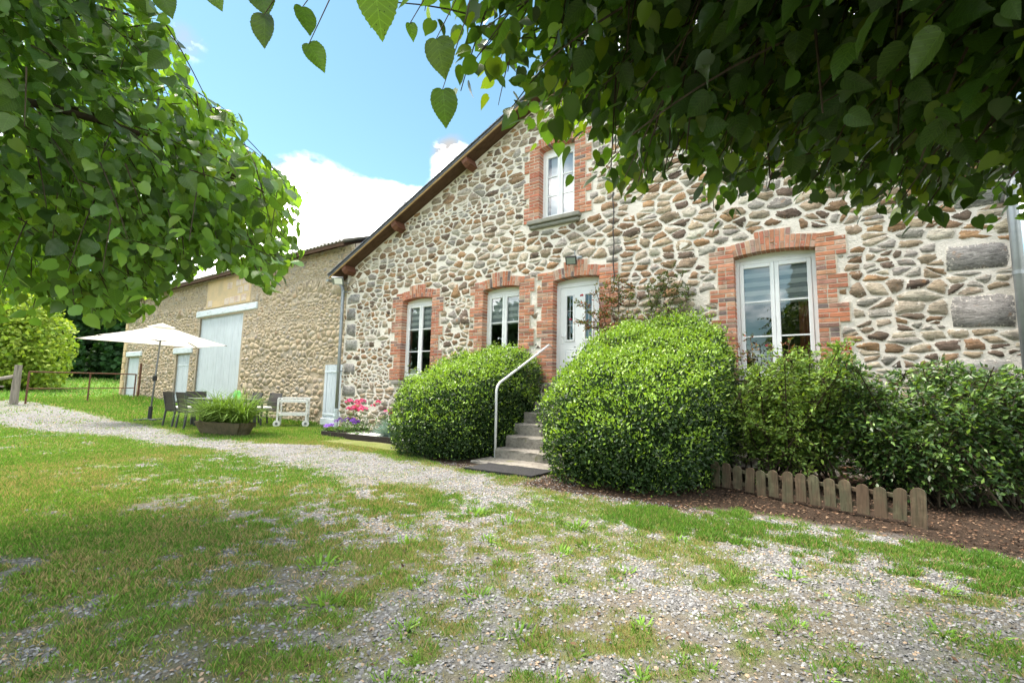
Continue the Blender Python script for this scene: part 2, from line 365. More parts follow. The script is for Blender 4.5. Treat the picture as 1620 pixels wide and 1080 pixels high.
LIN_V, LIN_F = linden_leaf()
# ================================================================== GROUND
def gz(x, y): return .33 * sstep(-16, -26, x) + 1.45 * sstep(-27, -58, x) + 0 * np.asarray(y, float)
_ux, _uy = [-60, -24, -19, -15, -10.3, -9, -7.7, -5.5, -4.45, -3.5, -2.7], [-3.6, -3.5, -3.1, -3.1, -3.55, -3.15, -2.7, -2.85, -3.1, -3.3, -3.5]
_lx, _ly = [-60, -20, -13.2, -12.5, -10.3, -8.3, -6.1, -5.2, -4.47, -3.47, -2.7], [-7, -6.0, -5.0, -4.65, -4.55, -4.2, -4.3, -4.35, -4.25, -4.15, -4.0]
def path_w(x, y):
    """1 on the gravel track, 0 off it"""
    j = (fbm(x, y, 1.6, 5) - .5) * .55
    u = np.interp(x, _ux, _uy) + j; l = np.interp(x, _lx, _ly) + j
    return sstep(-.18, .22, u - y) * sstep(-.28, .34, y - l) * sstep(-2.35, -3.0, x)
def mulch_w(x, y):
    j = (fbm(x, y, 2.2, 11) - .5) * .5
    a = sstep(-.1, .15, y - (-2.98 - .10 * (x + 1)) + j) * sstep(-1.5, -1.1, x)
    b = sstep(-.1, .12, y - (-3.36) + j) * sstep(-3.15, -2.9, x) * sstep(-.7, -1.2, x)
    c = sstep(-.08, .1, y - np.interp(x, [-7.3, -6, -4.6, -4.2], [-1.6, -2.2, -2.92, -3.05]) + j * .6) * sstep(-7.4, -7.0, x) * sstep(-3.9, -4.4, x)
    return np.clip(a + b + c, 0, 1)
TUFTS = [(-.75, -5.75, .11), (-1.55, -5.97, .15), (-1.93, -6.06, .12), (-2.12, -6.48, .17), (-1.71, -5.48, .12), (-1.52, -5.12, .14), (-1.42, -4.88, .14), (-.21, -4.66, .14), (-1.3, -5.45, .10), (-1.18, -6.15, .13), (-1.62, -6.42, .14),
         (-.95, -4.3, .14), (-.55, -4.1, .14), (-.2, -5.4, .11), (-.62, -6.15, .12), (-2.5, -5.6, .16), (-2.6, -6.2, .2), (-2.05, -5.2, .13), (-1.05, -5.15, .12), (.15, -4.45, .12), (.5, -4.3, .16), (.42, -5.0, .13), (-.5, -4.9, .13), (-2.2, -4.75, .18), (-1.7, -4.5, .18), (-2.6, -4.7, .2)]
PATCH = [(.32, -3.62, .42, .16), (.85, -3.52, .36, .17), (-.52, -3.5, .3, .16), (-.2, -3.85, .32, .14), (1.1, -3.75, .3, .2), (.75, -3.85, .5, .12), (-1.0, -3.75, .25, .15), (.62, -5.05, .35, .22), (.25, -5.6, .3, .2), (-1.0, -4.55, .4, .2), (-1.35, -3.95, .4, .22), (-2.05, -4.1, .5, .25)]
def grass_w(x, y):
    x = np.asarray(x, float); y = np.asarray(y, float)
    n = fbm(x, y, .9, 21); n2 = fbm(x, y, 3.2, 33); n3 = fbm(x, y, 10.0, 37)
    base = np.interp(x, [-60, -7, -4.6, -3.2, -2.2, -1.2, 0, 2.5], [.84, .76, .68, .61, .54, .46, .38, .40])
    base = base + .10 * sstep(-5.0, -3.9, y) * sstep(-3.2, -1.2, x) + .16 * sstep(-5.9, -7.0, y) * sstep(-1.6, -2.4, x)
    d = sstep(.24, .80, base + (n - .5) * .5 + (n2 - .5) * .75 + (n3 - .5) * 1.25)
    upper = sstep(-.1, .15, y - np.interp(x, _ux, _uy) + (n2 - .5) * .3) * sstep(-3.4, -4.4, x)
    d = np.maximum(d, upper * (.86 + .14 * n))
    p = path_w(x, y); d = d * (1 - p * (.68 + .30 * sstep(.62, .45, n2 * .5 + n3 * .5)))
    for tx, ty, a, b in PATCH: d = np.maximum(d, .95 * np.exp(-(((x - tx) / a) ** 2 + ((y - ty) / b) ** 2) * 1.2) * sstep(.2, .5, n2 * .6 + n3 * .4 + .08))
    d = d * (1 - mulch_w(x, y) * .97)
    return np.clip(d, 0, 1)
def ground_cols(x, y):
    g = grass_w(x, y)[:, None]; p = path_w(x, y)[:, None]; m = mulch_w(x, y)[:, None]
    n = fbm(x, y, 2.4, 40)[:, None]; n2 = fbm(x, y, 7.0, 50)[:, None]
    gravel = np.array([.205, .203, .202]) * (.8 + .4 * n2); dirt = np.array([.21, .175, .12]); moss = np.array([.19, .205, .07])
    c = gravel * (1 - .62 * (1 - p) * sstep(.42, .62, n)) + dirt * (.62 * (1 - p) * sstep(.42, .62, n))
    green = np.array([.15, .18, .045]) * sstep(.35, .6, n) + moss * (1 - sstep(.35, .6, n))
    c = c * (1 - g) + green * g
    litter = np.array([.05, .034, .024]) * (.7 + .6 * n2)
    c = c * (1 - m) + litter * m
    far = sstep(-26.5, -28, x)[:, None]; c = c * (1 - far) + (np.array([.10, .19, .03]) * (.8 + .4 * n)) * far
    return c
def axis(lo, hi, fine_lo, fine_hi, step):
    a = fine_lo - np.geomspace(step, fine_lo - lo, 42)[::-1]; b = fine_hi + np.geomspace(step, hi - fine_hi, 42)
    return np.concatenate([a, np.arange(fine_lo, fine_hi, step), b])
gxs = axis(-320, 320, -15.0, 2.6, .06); gys = axis(-320, 320, -8.0, .0, .06)
GX, GY = np.meshgrid(gxs, gys, indexing='ij'); gx, gy = GX.ravel(), GY.ravel()
near = (gx > -15) & (gx < 3) & (gy > -8) & (gy < .2)
Gz = gz(gx, gy) + np.where(near, (fbm(gx, gy, 1.1, 60) - .5) * .03 + (fbm(gx, gy, 5, 70) - .5) * .016, 0)
ny_ = len(gys); ii = np.arange(len(gxs) - 1)[:, None] * ny_ + np.arange(ny_ - 1)[None]
quads = np.stack([ii, ii + ny_, ii + ny_ + 1, ii + 1], -1).reshape(-1, 4)
m = mat('ground', rough=.95, spec=.12, attr=True, var=[(26, .72, .45, .7, 6), (110, .55, .52, .8, 4), (75, 1.5, .56, .72, 3)], bump=[(40, .02), (120, .012)])
tag(mk('ground', np.stack([gx, gy, Gz], 1), quads, 'ground', cols=ground_cols(gx, gy), smooth=True, origin=(0, 0, 0)), 'patchy gravel and grass yard in front of the house', kind='structure')
def gzn(x, y):
    nr = (x > -15) & (x < 3) & (y > -8) & (y < .2)
    return gz(x, y) + np.where(nr, (fbm(x, y, 1.1, 60) - .5) * .03 + (fbm(x, y, 5, 70) - .5) * .016, 0)

# ================================================================== STONE WORK
def rubble(w, h, blocked, classes, fixed=(), res=.016, seed=1, irr=.16, marg=.014, pw=2.7, rows=None):
    """irregular stones packed big-to-small into a w x h sheet; returns list of outlines (n,2)"""
    r = np.random.default_rng(seed); nx, nz = int(w / res), int(h / res)
    xs = (np.arange(nx) + .5) * res; zs = (np.arange(nz) + .5) * res
    free = ~blocked(*np.meshgrid(xs, zs, indexing='ij')); out = []
    def attempt(cx, cz, a, b, rot, n, mg, irr_, p, force=False):
        ang = (np.arange(n) + r.uniform(-.36, .36, n)) * 2 * np.pi / n + r.uniform(0, 6.28)
        ca, sa = np.abs(np.cos(ang)), np.abs(np.sin(ang))
        rad = ((ca / a) ** p + (sa / b) ** p) ** (-1 / p) * r.uniform(1 - irr_, 1 + irr_ * .5, n)
        x = rad * np.cos(ang); z = rad * np.sin(ang); c, s = math.cos(rot), math.sin(rot)
        P = np.stack([cx + x * c - z * s, cz + x * s + z * c], 1)
        i0, i1 = int((P[:, 0].min() - mg) / res), int((P[:, 0].max() + mg) / res) + 1
        k0, k1 = int((P[:, 1].min() - mg) / res), int((P[:, 1].max() + mg) / res) + 1
        if i0 < 0 or k0 < 0 or i1 > nx or k1 > nz: return False
        sub = free[i0:i1, k0:k1]
        gx_, gz_ = xs[i0:i1, None] - cx, zs[None, k0:k1] - cz
        # inside test on the outline grown by the joint width
        Q = P - (cx, cz); Q = Q * (1 + mg / np.maximum(np.linalg.norm(Q, axis=1, keepdims=True), 1e-4))
        qa = np.arctan2(Q[:, 1], Q[:, 0]); o = np.argsort(qa); qa = qa[o]; qr = np.linalg.norm(Q, axis=1)[o]
        ga = np.arctan2(gz_, gx_); R_ = np.interp(ga, np.concatenate([qa - 2 * np.pi, qa, qa + 2 * np.pi]), np.tile(qr, 3))
        ins = np.hypot(gx_, gz_) < R_
        if not force and not sub[ins].all(): return False
        sub[ins] = False
        out.append(P[np.argsort(np.arctan2(P[:, 1] - cz, P[:, 0] - cx))]); return True
    for f in fixed: attempt(*f, 10, marg, .06, 5.0)
    if rows:
        h0, h1, nbig = rows
        for _ in range(nbig):
            i, k = r.integers(0, nx), r.integers(0, nz); a = r.uniform(.15, .27)
            if free[i, k]: attempt(xs[i], zs[k], a, a * r.uniform(.45, .85), r.normal(0, .12), r.integers(6, 9), marg, irr * .8, pw)
        z = .02
        while z < h - .05:
            rh = r.uniform(h0, h1); x = r.uniform(-.2, 0); ph = r.uniform(0, 99)
            while x < w:
                sw = rh * r.uniform(1.0, 3.6); sh = rh * r.uniform(.55, 1.08); wav = .05 * math.sin(x * 1.3 + ph) + .03 * math.sin(x * 3.1 + ph * 2)
                n_ = int(r.integers(5, 9)); dn = rh - sh
                zc = z + wav + sh / 2 + (r.random() * dn)
                if r.random() < .93:
                    ok_ = False
                    for sc_ in (1, .85, .7):
                        if attempt(x + sw / 2, zc, sw / 2 * 1.04 * (sc_ * .5 + .5), sh / 2 * 1.08 * sc_, r.normal(0, .10), n_, marg * r.uniform(.55, 1.2), irr, pw): ok_ = True; break
                if sh < .72 * rh and rh > .09: attempt(x + sw / 2 + r.normal(0, .04), zc + (sh / 2 + (rh - sh) / 2 + .012) * (1 if r.random() < .5 else -1), sw * r.uniform(.2, .42), (rh - sh) * .42, r.normal(0, .1), 6, marg * .6, irr, pw)
                x += sw + r.uniform(.004, .03)
            z += rh + r.uniform(.004, .016)
    for a0, a1, b0, b1, tries, mg in classes:
        fi = np.flatnonzero(free.ravel())
        if len(fi) == 0: break
        pick = r.choice(fi, tries)
        for q in pick:
            i, k = divmod(int(q), nz)
            if not free[i, k]: continue
            a = r.uniform(a0, a1); b = min(r.uniform(b0, b1), a * .95)
            for sc_ in (1, .8, .64, .5):
                if attempt(xs[i], zs[k], a * sc_, b * sc_, r.normal(0, .13) if a > .06 else r.normal(0, .4), r.integers(5, 9) if a > .05 else 5, mg * r.uniform(.8, 1.5), irr, pw): break
    return out
def voronoi_rubble(w, h, blocked, rows, seed, asp=1.75, gap=(.007, .017), vj=(.80, 1.0), split=.16, miss=.03, res=.02, wr=(1.1, 3.0)):
    """tightly fitted coursed rubble: clipped Voronoi cells of seeds set in wavering rows, each pulled in by its joint"""
    r = np.random.default_rng(seed); S = []
    z = -.1
    while z < h + .2:
        rh = r.uniform(*rows); x = -.3 + r.uniform(0, .2); p_ = r.uniform(0, 99)
        while x < w + .3:
            sw = rh * r.uniform(*wr); zz = z + rh / 2 + .05 * math.sin(x * 1.1 + p_) + r.normal(0, rh * .22)
            if r.random() < split: S += [(x + sw * r.uniform(.3, .7), zz + rh * .27), (x + sw * r.uniform(.3, .7), zz - rh * .27)]
            else: S.append((x + sw / 2, zz))
            x += sw
        z += rh
    S = np.array(S) * (1, asp); cell = .5; grid = {}
    for i, s in enumerate(S): grid.setdefault((int(s[0] // cell), int(s[1] // cell)), []).append(i)
    nx, nz = int(w / res) + 1, int(h / res) + 1; blk = blocked(*np.meshgrid((np.arange(nx) + .5) * res, (np.arange(nz) + .5) * res, indexing='ij'))
    def isb(x, z):
        i, k = int(x / res), int(z / res); return not (0 <= i < nx and 0 <= k < nz) or blk[i, k]
    out = []
    for i, s in enumerate(S):
        if isb(s[0], s[1] / asp) or r.random() < miss: continue
        a, b = int(s[0] // cell), int(s[1] // cell); nb = np.array([j for u in (-1, 0, 1) for v in (-1, 0, 1) for j in grid.get((a + u, b + v), ()) if j != i])
        d = S[nb] - s; d2 = (d * d).sum(1); o = np.argsort(d2)[:16]; P = [(-.6, -.6), (.6, -.6), (.6, .6), (-.6, .6)]
        for j in o:
            dx, dy = d[j]; lim = d2[j] / 2; Q = []
            for k in range(len(P)):
                A, B = P[k], P[(k + 1) % len(P)]; fa = A[0] * dx + A[1] * dy - lim; fb = B[0] * dx + B[1] * dy - lim
                if fa <= 0: Q.append(A)
                if (fa < 0) != (fb < 0) and fa != fb: t = fa / (fa - fb); Q.append((A[0] + (B[0] - A[0]) * t, A[1] + (B[1] - A[1]) * t))
            P = Q
            if len(P) < 3: break
        if len(P) < 3: continue
        P = np.array(P) / (1, asp); c0 = P.mean(0); P = P - c0; c0 = c0 + np.array([s[0], s[1] / asp])
        # merge very short edges
        keep = [k for k in range(len(P)) if np.hypot(*(P[k] - P[k - 1])) > .018]; P = P[keep]
        if len(P) < 4: continue
        L = np.linalg.norm(P, axis=1, keepdims=True); g = r.uniform(*gap); P = P * np.clip(1 - g * 1.25 / np.maximum(L, .01), .3, 1) * r.uniform(*vj, (len(P), 1))
        # cut the sharp corners
        N_ = len(P); T = []
        for k in range(N_):
            A, B, C_ = P[k - 1], P[k], P[(k + 1) % N_]; q = r.uniform(.05, .16)
            T += [B] if r.random() < .5 else [B + (A - B) * q, B + (C_ - B) * q]
            E_ = C_ - B; le = np.hypot(*E_)
            if le > .07: t_ = r.uniform(.3, .7); T.append(B + E_ * t_ + np.array([-E_[1], E_[0]]) * r.normal(-.015, .055))
        P = np.array(T)
        for k in range(len(P)):
            for _ in range(6):
                if isb(*(c0 + P[k])): P[k] *= .78
                else: break
        if min(np.ptp(P[:, 0]), np.ptp(P[:, 1])) < .022 or isb(*c0): continue
        out.append(P + c0)
    return out
def stone_mesh(P, r, y0=.012, pr=(.003, .014), bev=.004):
    """outline (x,z) -> thin chipped slab set almost flush in the mortar"""
    c = P.mean(0); pro = r.uniform(*pr)
    if np.ptp(P[:, 0]) > .12 and len(P) < 9:                       # broken edges: a jittered point between corners
        Q = np.roll(P, -1, 0); t_ = r.uniform(.35, .65, (len(P), 1)); E_ = Q - P; M_ = P + E_ * t_ + np.stack([-E_[:, 1], E_[:, 0]], 1) * r.normal(0, .085, (len(P), 1)); P = np.stack([P, M_], 1).reshape(-1, 2)
    n = len(P)
    size = np.sqrt(np.ptp(P[:, 0]) * np.ptp(P[:, 1]))
    k = min(bev, size * .10) / max(size * .5, 1e-3)
    ring2 = c + (P - c) * (1 - k)
    tx, tz = r.normal(0, .012, 2)
    V = [(p[0], y0, p[1]) for p in P] + [(p[0], -pro + r.normal(0, .002) + tx * (p[0] - c[0]) + tz * (p[1] - c[1]), p[1]) for p in ring2] + [(c[0] + r.normal(0, size * .09), -pro + r.normal(.0, .003), c[1] + r.normal(0, size * .07))]
    Fs = []
    for i in range(n):
        j = (i + 1) % n; Fs += [(i, j, n + j), (i, n + j, n + i)]
    for i in range(n): Fs.append((n + i, n + (i + 1) % n, 2 * n))
    return np.array(V), np.array(Fs), np.array([1.15] * n + [.85] * n + [.2])
def lay_stones(name, polys, x0, z0, y, palette, weights, parent, m, n_single, seed, stuff_name, pr=(.002, .007), jit=.16, grey_tail=0):
    """the n_single stones that show largest become objects, the rest one part"""
    r = np.random.default_rng(seed); area = []
    P3 = []
    for P in polys:
        c = P.mean(0); w = np.array([c[0] + x0, y, c[1] + z0]); u, v, d = proj(w)
        q = P + (x0, z0); uu, vv, _ = proj(np.stack([q[:, 0], np.full(len(q), y), q[:, 1]], 1))
        A = .5 * abs(np.dot(uu, np.roll(vv, 1)) - np.dot(vv, np.roll(uu, 1)))
        area.append(A if (d[0] > 0 and -20 < u[0] < 1640 and -20 < v[0] < 1000) else 0)
    order = np.argsort(-np.array(area)); single = set(order[:n_single].tolist())
    SV, SF, SC, SE, off = [], [], [], [], 0
    pal = np.array(palette)
    for i, P in enumerate(polys):
        V, Fs, Eg = stone_mesh(P + (x0, z0), r, pr=pr); V[:, 1] += y
        c = (np.array([.37, .35, .325]) if grey_tail and i >= len(polys) - grey_tail else pal[r.choice(len(pal), p=weights)]) * r.uniform(1 - jit * 1.6, 1 + jit * 1.4) * (1 + r.normal(0, .012, 3)); c = np.clip(c, .015, .9)
        if i in single:
            o = mk(name, V, Fs, m, parent, cols=np.tile(c, (len(V), 1)), edge=Eg)
        else:
            SV.append(V); SF.append(Fs + off); SC.append(np.tile(c, (len(V), 1))); SE.append(Eg); off += len(V)
    if SV: tag(mk(stuff_name, np.concatenate(SV), np.concatenate(SF), m, parent, cols=np.concatenate(SC), edge=np.concatenate(SE)), kind='stuff')

# ================================================================== HOUSE
XL, XR = -11.06, 2.07; XM = (XL + XR) / 2; RS = .4645; ZR = 7.37
def roof_z(x): return ZR - RS * np.abs(np.asarray(x) - XM)
OPEN = dict(a=(-8.75, -7.73, 1.33, 3.30), b=(-6.18, -5.22, 1.33, 3.30), d=(-4.41, -3.42, 1.26, 3.30), r=(-1.10, 0.0, 1.33, 3.30), g=(-4.77, -3.95, 4.63, 6.20))
house = thing('stone_house', 'rubble stone gabled house with brick framed windows and white door', 'house', (XM, 0, 0))

BR_H, BR_J = .070, .0135
def surround_layout(key):
    """brick boxes (kind, corners...) and mortar blocks of one opening"""
    x0, x1, z0, zs = OPEN[key]; r = np.random.default_rng(hash(key) % 1000 if False else {'a': 1, 'b': 2, 'd': 3, 'r': 4, 'g': 5}[key])
    bricks, blocks = [], []
    top = zs + (.20 if key != 'g' else .16); zb = z0 - (.0 if key in 'd' else .02)
    n = int(round((top - zb) / BR_H)); ph = (top - zb) / n
    for side in (-1, 1):
        xe = x0 if side < 0 else x1; tooth = 0; left = r.integers(3, 6); wide = bool(r.integers(0, 2)); prev = None
        for k in range(n):
            if left == 0: wide = not wide; left = r.integers(3, 6)
            left -= 1
            zc0, zc1 = zb + k * ph, zb + (k + 1) * ph
            wd = .375 if wide else .245
            if key in 'bd' and ((key == 'b' and side > 0) or (key == 'd' and side < 0)): wd = .375 if wide else .27
            blocks.append((side, xe, wd + .012, zc0, zc1))
            # split the course into stretchers and headers, alternating
            parts = [.235, .115] if k % 2 == 0 else [.115, .235]
            if wide: parts = ([.235, .125] if k % 2 == 0 else [.125, .235])
            elif True: parts = [.235] if r.random() < .45 else [.115, .115]
            tot = sum(parts); u = 0
            for q, w in enumerate(parts):
                w = w * wd / tot
                a, b = (xe - u - w + BR_J * .5, xe - u - (BR_J * .5 if u > 0 else 0)) if side < 0 else (xe + u + (BR_J * .5 if u > 0 else 0), xe + u + w - BR_J * .5)
                bricks.append(('j', a, b, zc0 + BR_J * .5, zc1 - BR_J * .5, q == 0)); u += w
    return bricks, blocks, top
def arch_curve(key, x):
    x0, x1, z0, zs = OPEN[key]; t = (x - (x0 + x1) / 2) / ((x1 - x0) / 2); return zs + .05 * (1 - t * t)
def arch_bricks(key):
    x0, x1, z0, zs = OPEN[key]; n = max(11, int(round((x1 - x0) / .0655))); xc = (x0 + x1) / 2; hw = (x1 - x0) / 2; r = np.random.default_rng(ord(key))
    out = []
    i0, i1 = int(n * .30), int(math.ceil(n * .70))
    for i in range(n):
        ta, tb = -1 + 2 * i / n, -1 + 2 * (i + 1) / n
        mid = i0 <= i < i1; H = .315 if mid else .205
        H += r.normal(0, .004)
        cuts = [0, .205, H] if (mid and i % 2) else ([0, .10, H] if mid else ([0, H] if i % 2 else [0, .10, H]))
        for a, b in zip(cuts[:-1], cuts[1:]):
            q = []
            for t, s in ((ta, 1), (tb, -1)):
                xb = xc + t * hw; zb = arch_curve(key, xb); dx = math.sin(t * .21); dz = math.cos(t * .21)
                for d in (a, b): q.append((xb + dx * d + s * BR_J * .45, zb + dz * (d + (BR_J * .4 if d == a and a > 0 else 0) - (BR_J * .4 if d == b and b < H else 0))))
            out.append([q[0], q[2], q[3], q[1]])       # ccw in x,z: a-left, a-right, b-right, b-left
    return out, i0, i1, n

def blocked_house(x, z):
    X_, Z_ = x + XL, z - .3
    b = (Z_ > roof_z(X_) - .02) | (X_ > XR - .01)
    for key, (x0, x1, z0, zs) in OPEN.items():
        bl = surround_layout(key)[1]
        for side, xe, wd, a, c in bl:
            lo, hi = (xe - wd, xe) if side < 0 else (xe, xe + wd)
            b |= (X_ > lo - .012) & (X_ < hi + .012) & (Z_ > a) & (Z_ < c)
        b |= (X_ > x0) & (X_ < x1) & (Z_ > z0 - .12) & (Z_ < zs + .23)
        xc, hw = (x0 + x1) / 2, (x1 - x0) / 2
        b |= (np.abs(X_ - xc) < hw * .46) & (Z_ > zs) & (Z_ < zs + .395)
        b |= (np.abs(X_ - xc) < hw * 1.14) & (Z_ > zs) & (Z_ < zs + .27)
    b |= (X_ > -9.05) & (X_ < -7.4) & (Z_ > 1.18) & (Z_ < 1.34)
    b |= (X_ > -5.06) & (X_ < -3.74) & (Z_ > 4.45) & (Z_ < 4.66)
    return b
QW = XR - XL
fixed = [(QW - .37, 3.20, .30, .17, 0), (QW - .36, 2.50, .30, .22, 0), (QW - .30, 4.0, .25, .16, 0), (QW - .38, 1.75, .30, .15, 0), (QW - .32, 4.6, .26, .14, 0), (QW - .30, .9, .25, .18, 0),
         (.33, 2.55, .28, .16, 0), (.28, 2.96, .22, .19, 0), (.26, 3.42, .20, .18, 0), (.33, 3.85, .28, .14, 0), (.30, 1.9, .24, .16, 0), (.33, 1.3, .28, .15, 0)]
def blocked_fix(x, z):
    b = blocked_house(x, z)
    for cx_, cz_, a_, b_, rt in fixed: b |= (np.abs(x - cx_) < a_ + .004) & (np.abs(z - cz_) < b_ + .004)
    return b
polys = voronoi_rubble(XR - XL, 8.0, blocked_fix, (.075, .20), 5, gap=(.008, .021), vj=(.88, 1.05), split=.26, miss=.02)
for cx_, cz_, a_, b_, rt in fixed:
    q_ = np.array([(-1, -.9), (-.5, -1), (.4, -.97), (.95, -1), (1, -.2), (.97, .8), (.6, 1), (-.3, .96), (-.92, 1), (-1, .3)]) * (a_, b_) * rng.uniform(.93, 1.0, (10, 2)); polys.append(q_ + (cx_, cz_))
PAL = [(.42, .325, .23), (.50, .42, .32), (.41, .37, .325), (.31, .20, .125), (.42, .26, .145), (.21, .155, .12), (.56, .50, .41)]
wall = mk('wall', *(lambda: (lambda nx, nz: (lambda XX, ZZ: (np.stack([XX.ravel(), (.002 - .003 * (fbm(XX.ravel(), ZZ.ravel(), 3, 2) - .5) - .003 * (fbm(XX.ravel(), ZZ.ravel(), 11, 8) - .5)), ZZ.ravel()], 1),
    (lambda q, cx, cz: q[~((cz > roof_z(cx) + .04) | np.any([(cx > x0 - .03) & (cx < x1 + .03) & (cz > z0 - .02) & (cz < zs + .1) for x0, x1, z0, zs in OPEN.values()], axis=0))])(
        (lambda i: np.stack([i, i + nz, i + nz + 1, i + 1], -1).reshape(-1, 4))(np.arange(nx - 1)[:, None] * nz + np.arange(nz - 1)[None]),
        ((XX[:-1, :-1] + XX[1:, 1:]) / 2).ravel(), ((ZZ[:-1, :-1] + ZZ[1:, 1:]) / 2).ravel())))(*np.meshgrid(np.linspace(XL, XR, nx), np.linspace(-.3, 7.7, nz), indexing='ij')))(264, 162))(), 'mortar', house, smooth=True)
lay_stones('stone', polys, XL, -.3, 0.0, PAL, [.24, .18, .18, .14, .10, .09, .07], house, 'stone', 300, 11, 'small_stones', grey_tail=len(fixed))
# shell behind the face: side walls, back wall, floor, all plastered stone
sh = MB(); sh.box(XL, XL + .4, .0, 9.0, -.3, roof_z(XL)); sh.box(XR - .4, XR, .0, 9.0, -.3, roof_z(XR)); sh.box(XL + .4, XR - .4, 8.6, 9.0, -.3, roof_z(XL)); sh.box(XL + .4, XR - .4, .35, 8.6, 4.1, 4.3); sh.box(XL + .4, XR - .4, .3, 8.6, -.3, 1.0)
sh.build('shell_wall', 'mortar', house)
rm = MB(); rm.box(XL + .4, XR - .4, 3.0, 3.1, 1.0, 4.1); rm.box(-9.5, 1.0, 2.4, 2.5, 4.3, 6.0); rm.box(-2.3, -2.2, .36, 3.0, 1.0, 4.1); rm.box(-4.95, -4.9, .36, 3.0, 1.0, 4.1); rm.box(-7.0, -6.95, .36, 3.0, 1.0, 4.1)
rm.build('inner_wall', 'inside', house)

# brick surrounds
RED = [(.49, .205, .125), (.45, .175, .11), (.53, .265, .175), (.38, .20, .15), (.30, .175, .145), (.50, .33, .25)]; RW_ = [.30, .24, .20, .10, .07, .09]
brick_list = []
SUR = {}
for key in OPEN:
    x0, x1, z0, zs = OPEN[key]
    bricks, blocks, top = surround_layout(key); vs_, i0, i1, n = arch_bricks(key)
    mb = MB()
    for side, xe, wd, a, c in blocks:
        lo, hi = (xe - wd, xe - .004) if side < 0 else (xe + .004, xe + wd)
        mb.box(lo, hi, -.011, .30, a, c)
    xc, hw = (x0 + x1) / 2, (x1 - x0) / 2; K = 24
    for i in range(K):
        ta, tb = -1 + 2 * i / K, -1 + 2 * (i + 1) / K
        H = .322 if (i0 / n <= (i + .5) / K < i1 / n) else .212
        q = []
        for t in (ta, tb):
            xb = xc + t * hw
            for d in (.005, H): q.append((xb + math.sin(t * .21) * d, arch_curve(key, xb) + math.cos(t * .21) * d))
        P = [q[0], q[2], q[3], q[1]]
        mb.add([(p[0], -.0105, p[1]) for p in P] + [(p[0], .30, p[1]) for p in P], [(0, 1, 2, 3), (7, 6, 5, 4), (0, 4, 5, 1), (2, 6, 7, 3), (1, 5, 6, 2), (3, 7, 4, 0)])
    S = mb.build('brick_surround', 'brick_mortar', house); SUR[key] = S
    r = np.random.default_rng(ord(key) + 50)
    for kind, a, b, c, d, edge in bricks:
        m_ = MB(); dy = r.normal(0, .0022); y1 = .185 if edge else .03
        ja, jb = r.normal(0, .002), r.normal(0, .002)
        m_.bbox(a + (ja if not edge else 0), b, -.019 + dy, y1, c + r.normal(0, .0016), d + r.normal(0, .0016), .004)
        brick_list.append((S, m_, (a + b) / 2, (c + d) / 2, (b - a) * (d - c)))
    for q in vs_:
        m_ = MB(); dy = r.normal(0, .0022); cx = sum(p[0] for p in q) / 4; cz = sum(p[1] for p in q) / 4
        ins = [(cx + (p[0] - cx) * .93, cz + (p[1] - cz) * .97) for p in q]
        m_.add([(p[0], -.019 + dy, p[1]) for p in ins] + [(p[0], -.015 + dy, p[1]) for p in q] + [(p[0], .185, p[1]) for p in q],
               [(0, 1, 2, 3), (4, 5, 1, 0), (5, 6, 2, 1), (6, 7, 3, 2), (7, 4, 0, 3), (8, 9, 5, 4), (9, 10, 6, 5), (10, 11, 7, 6), (11, 8, 4, 7)])
        A = .065 * math.hypot(q[3][0] - q[0][0], q[3][1] - q[0][1]); brick_list.append((S, m_, cx, cz, A))
u, v, d = proj(np.array([(b[2], 0, b[3]) for b in brick_list])); vis = np.array([b[4] for b in brick_list]) / d ** 2
keep = set(np.argsort(-vis)[:300].tolist()); rest = {}
for i, (S, m_, cx, cz, A) in enumerate(brick_list):
    c = np.clip(np.array(RED[rng.choice(6, p=RW_)]) * rng.uniform(.82, 1.14) * (1 + rng.normal(0, .03, 3)), .02, .8)
    if rng.random() < .035: c = np.array([.20, .15, .14])
    V = np.array(m_.V)
    if i in keep: mk('brick', V, m_.F, 'brick', S, cols=np.tile(c, (len(V), 1)))
    else: rest.setdefault(S.name, (S, [], [], []))[1].append((V, m_.F, c))
for S, L_, _, _ in rest.values():
    V, Fs, C_, off = [], [], [], 0
    for a, f, c in L_:
        V.append(a); Fs += [tuple(i + off for i in q) for q in f]; C_.append(np.tile(c, (len(a), 1))); off += len(a)
    tag(mk('bricks', np.concatenate(V), Fs, 'brick', S, cols=np.concatenate(C_)), kind='stuff')

# sills
mb = MB(); mb.bbox(-8.97, -7.50, -.10, .15, 1.20, 1.29, .012); mb.build('window_sill', 'sill_stone', house)
mb = MB(); mb.bbox(-5.01, -3.80, -.12, .15, 4.54, 4.63, .014); mb.bbox(-4.98, -3.83, -.075, .1, 4.455, 4.538, .02); mb.build('window_sill', 'sill_stone', house)
mb = MB(); mb.bbox(-1.3, .2, -.09, .15, 1.20, 1.295, .012); mb.build('window_sill', 'sill_stone', house)
mb = MB(); mb.bbox(-6.35, -5.05, -.09, .15, 1.20, 1.295, .012); mb.build('window_sill', 'sill_stone', house)
mb = MB(); mb.bbox(-4.52, -3.31, -.03, .30, 1.13, 1.262, .012); mb.build('door_sill', 'sill_stone', house)

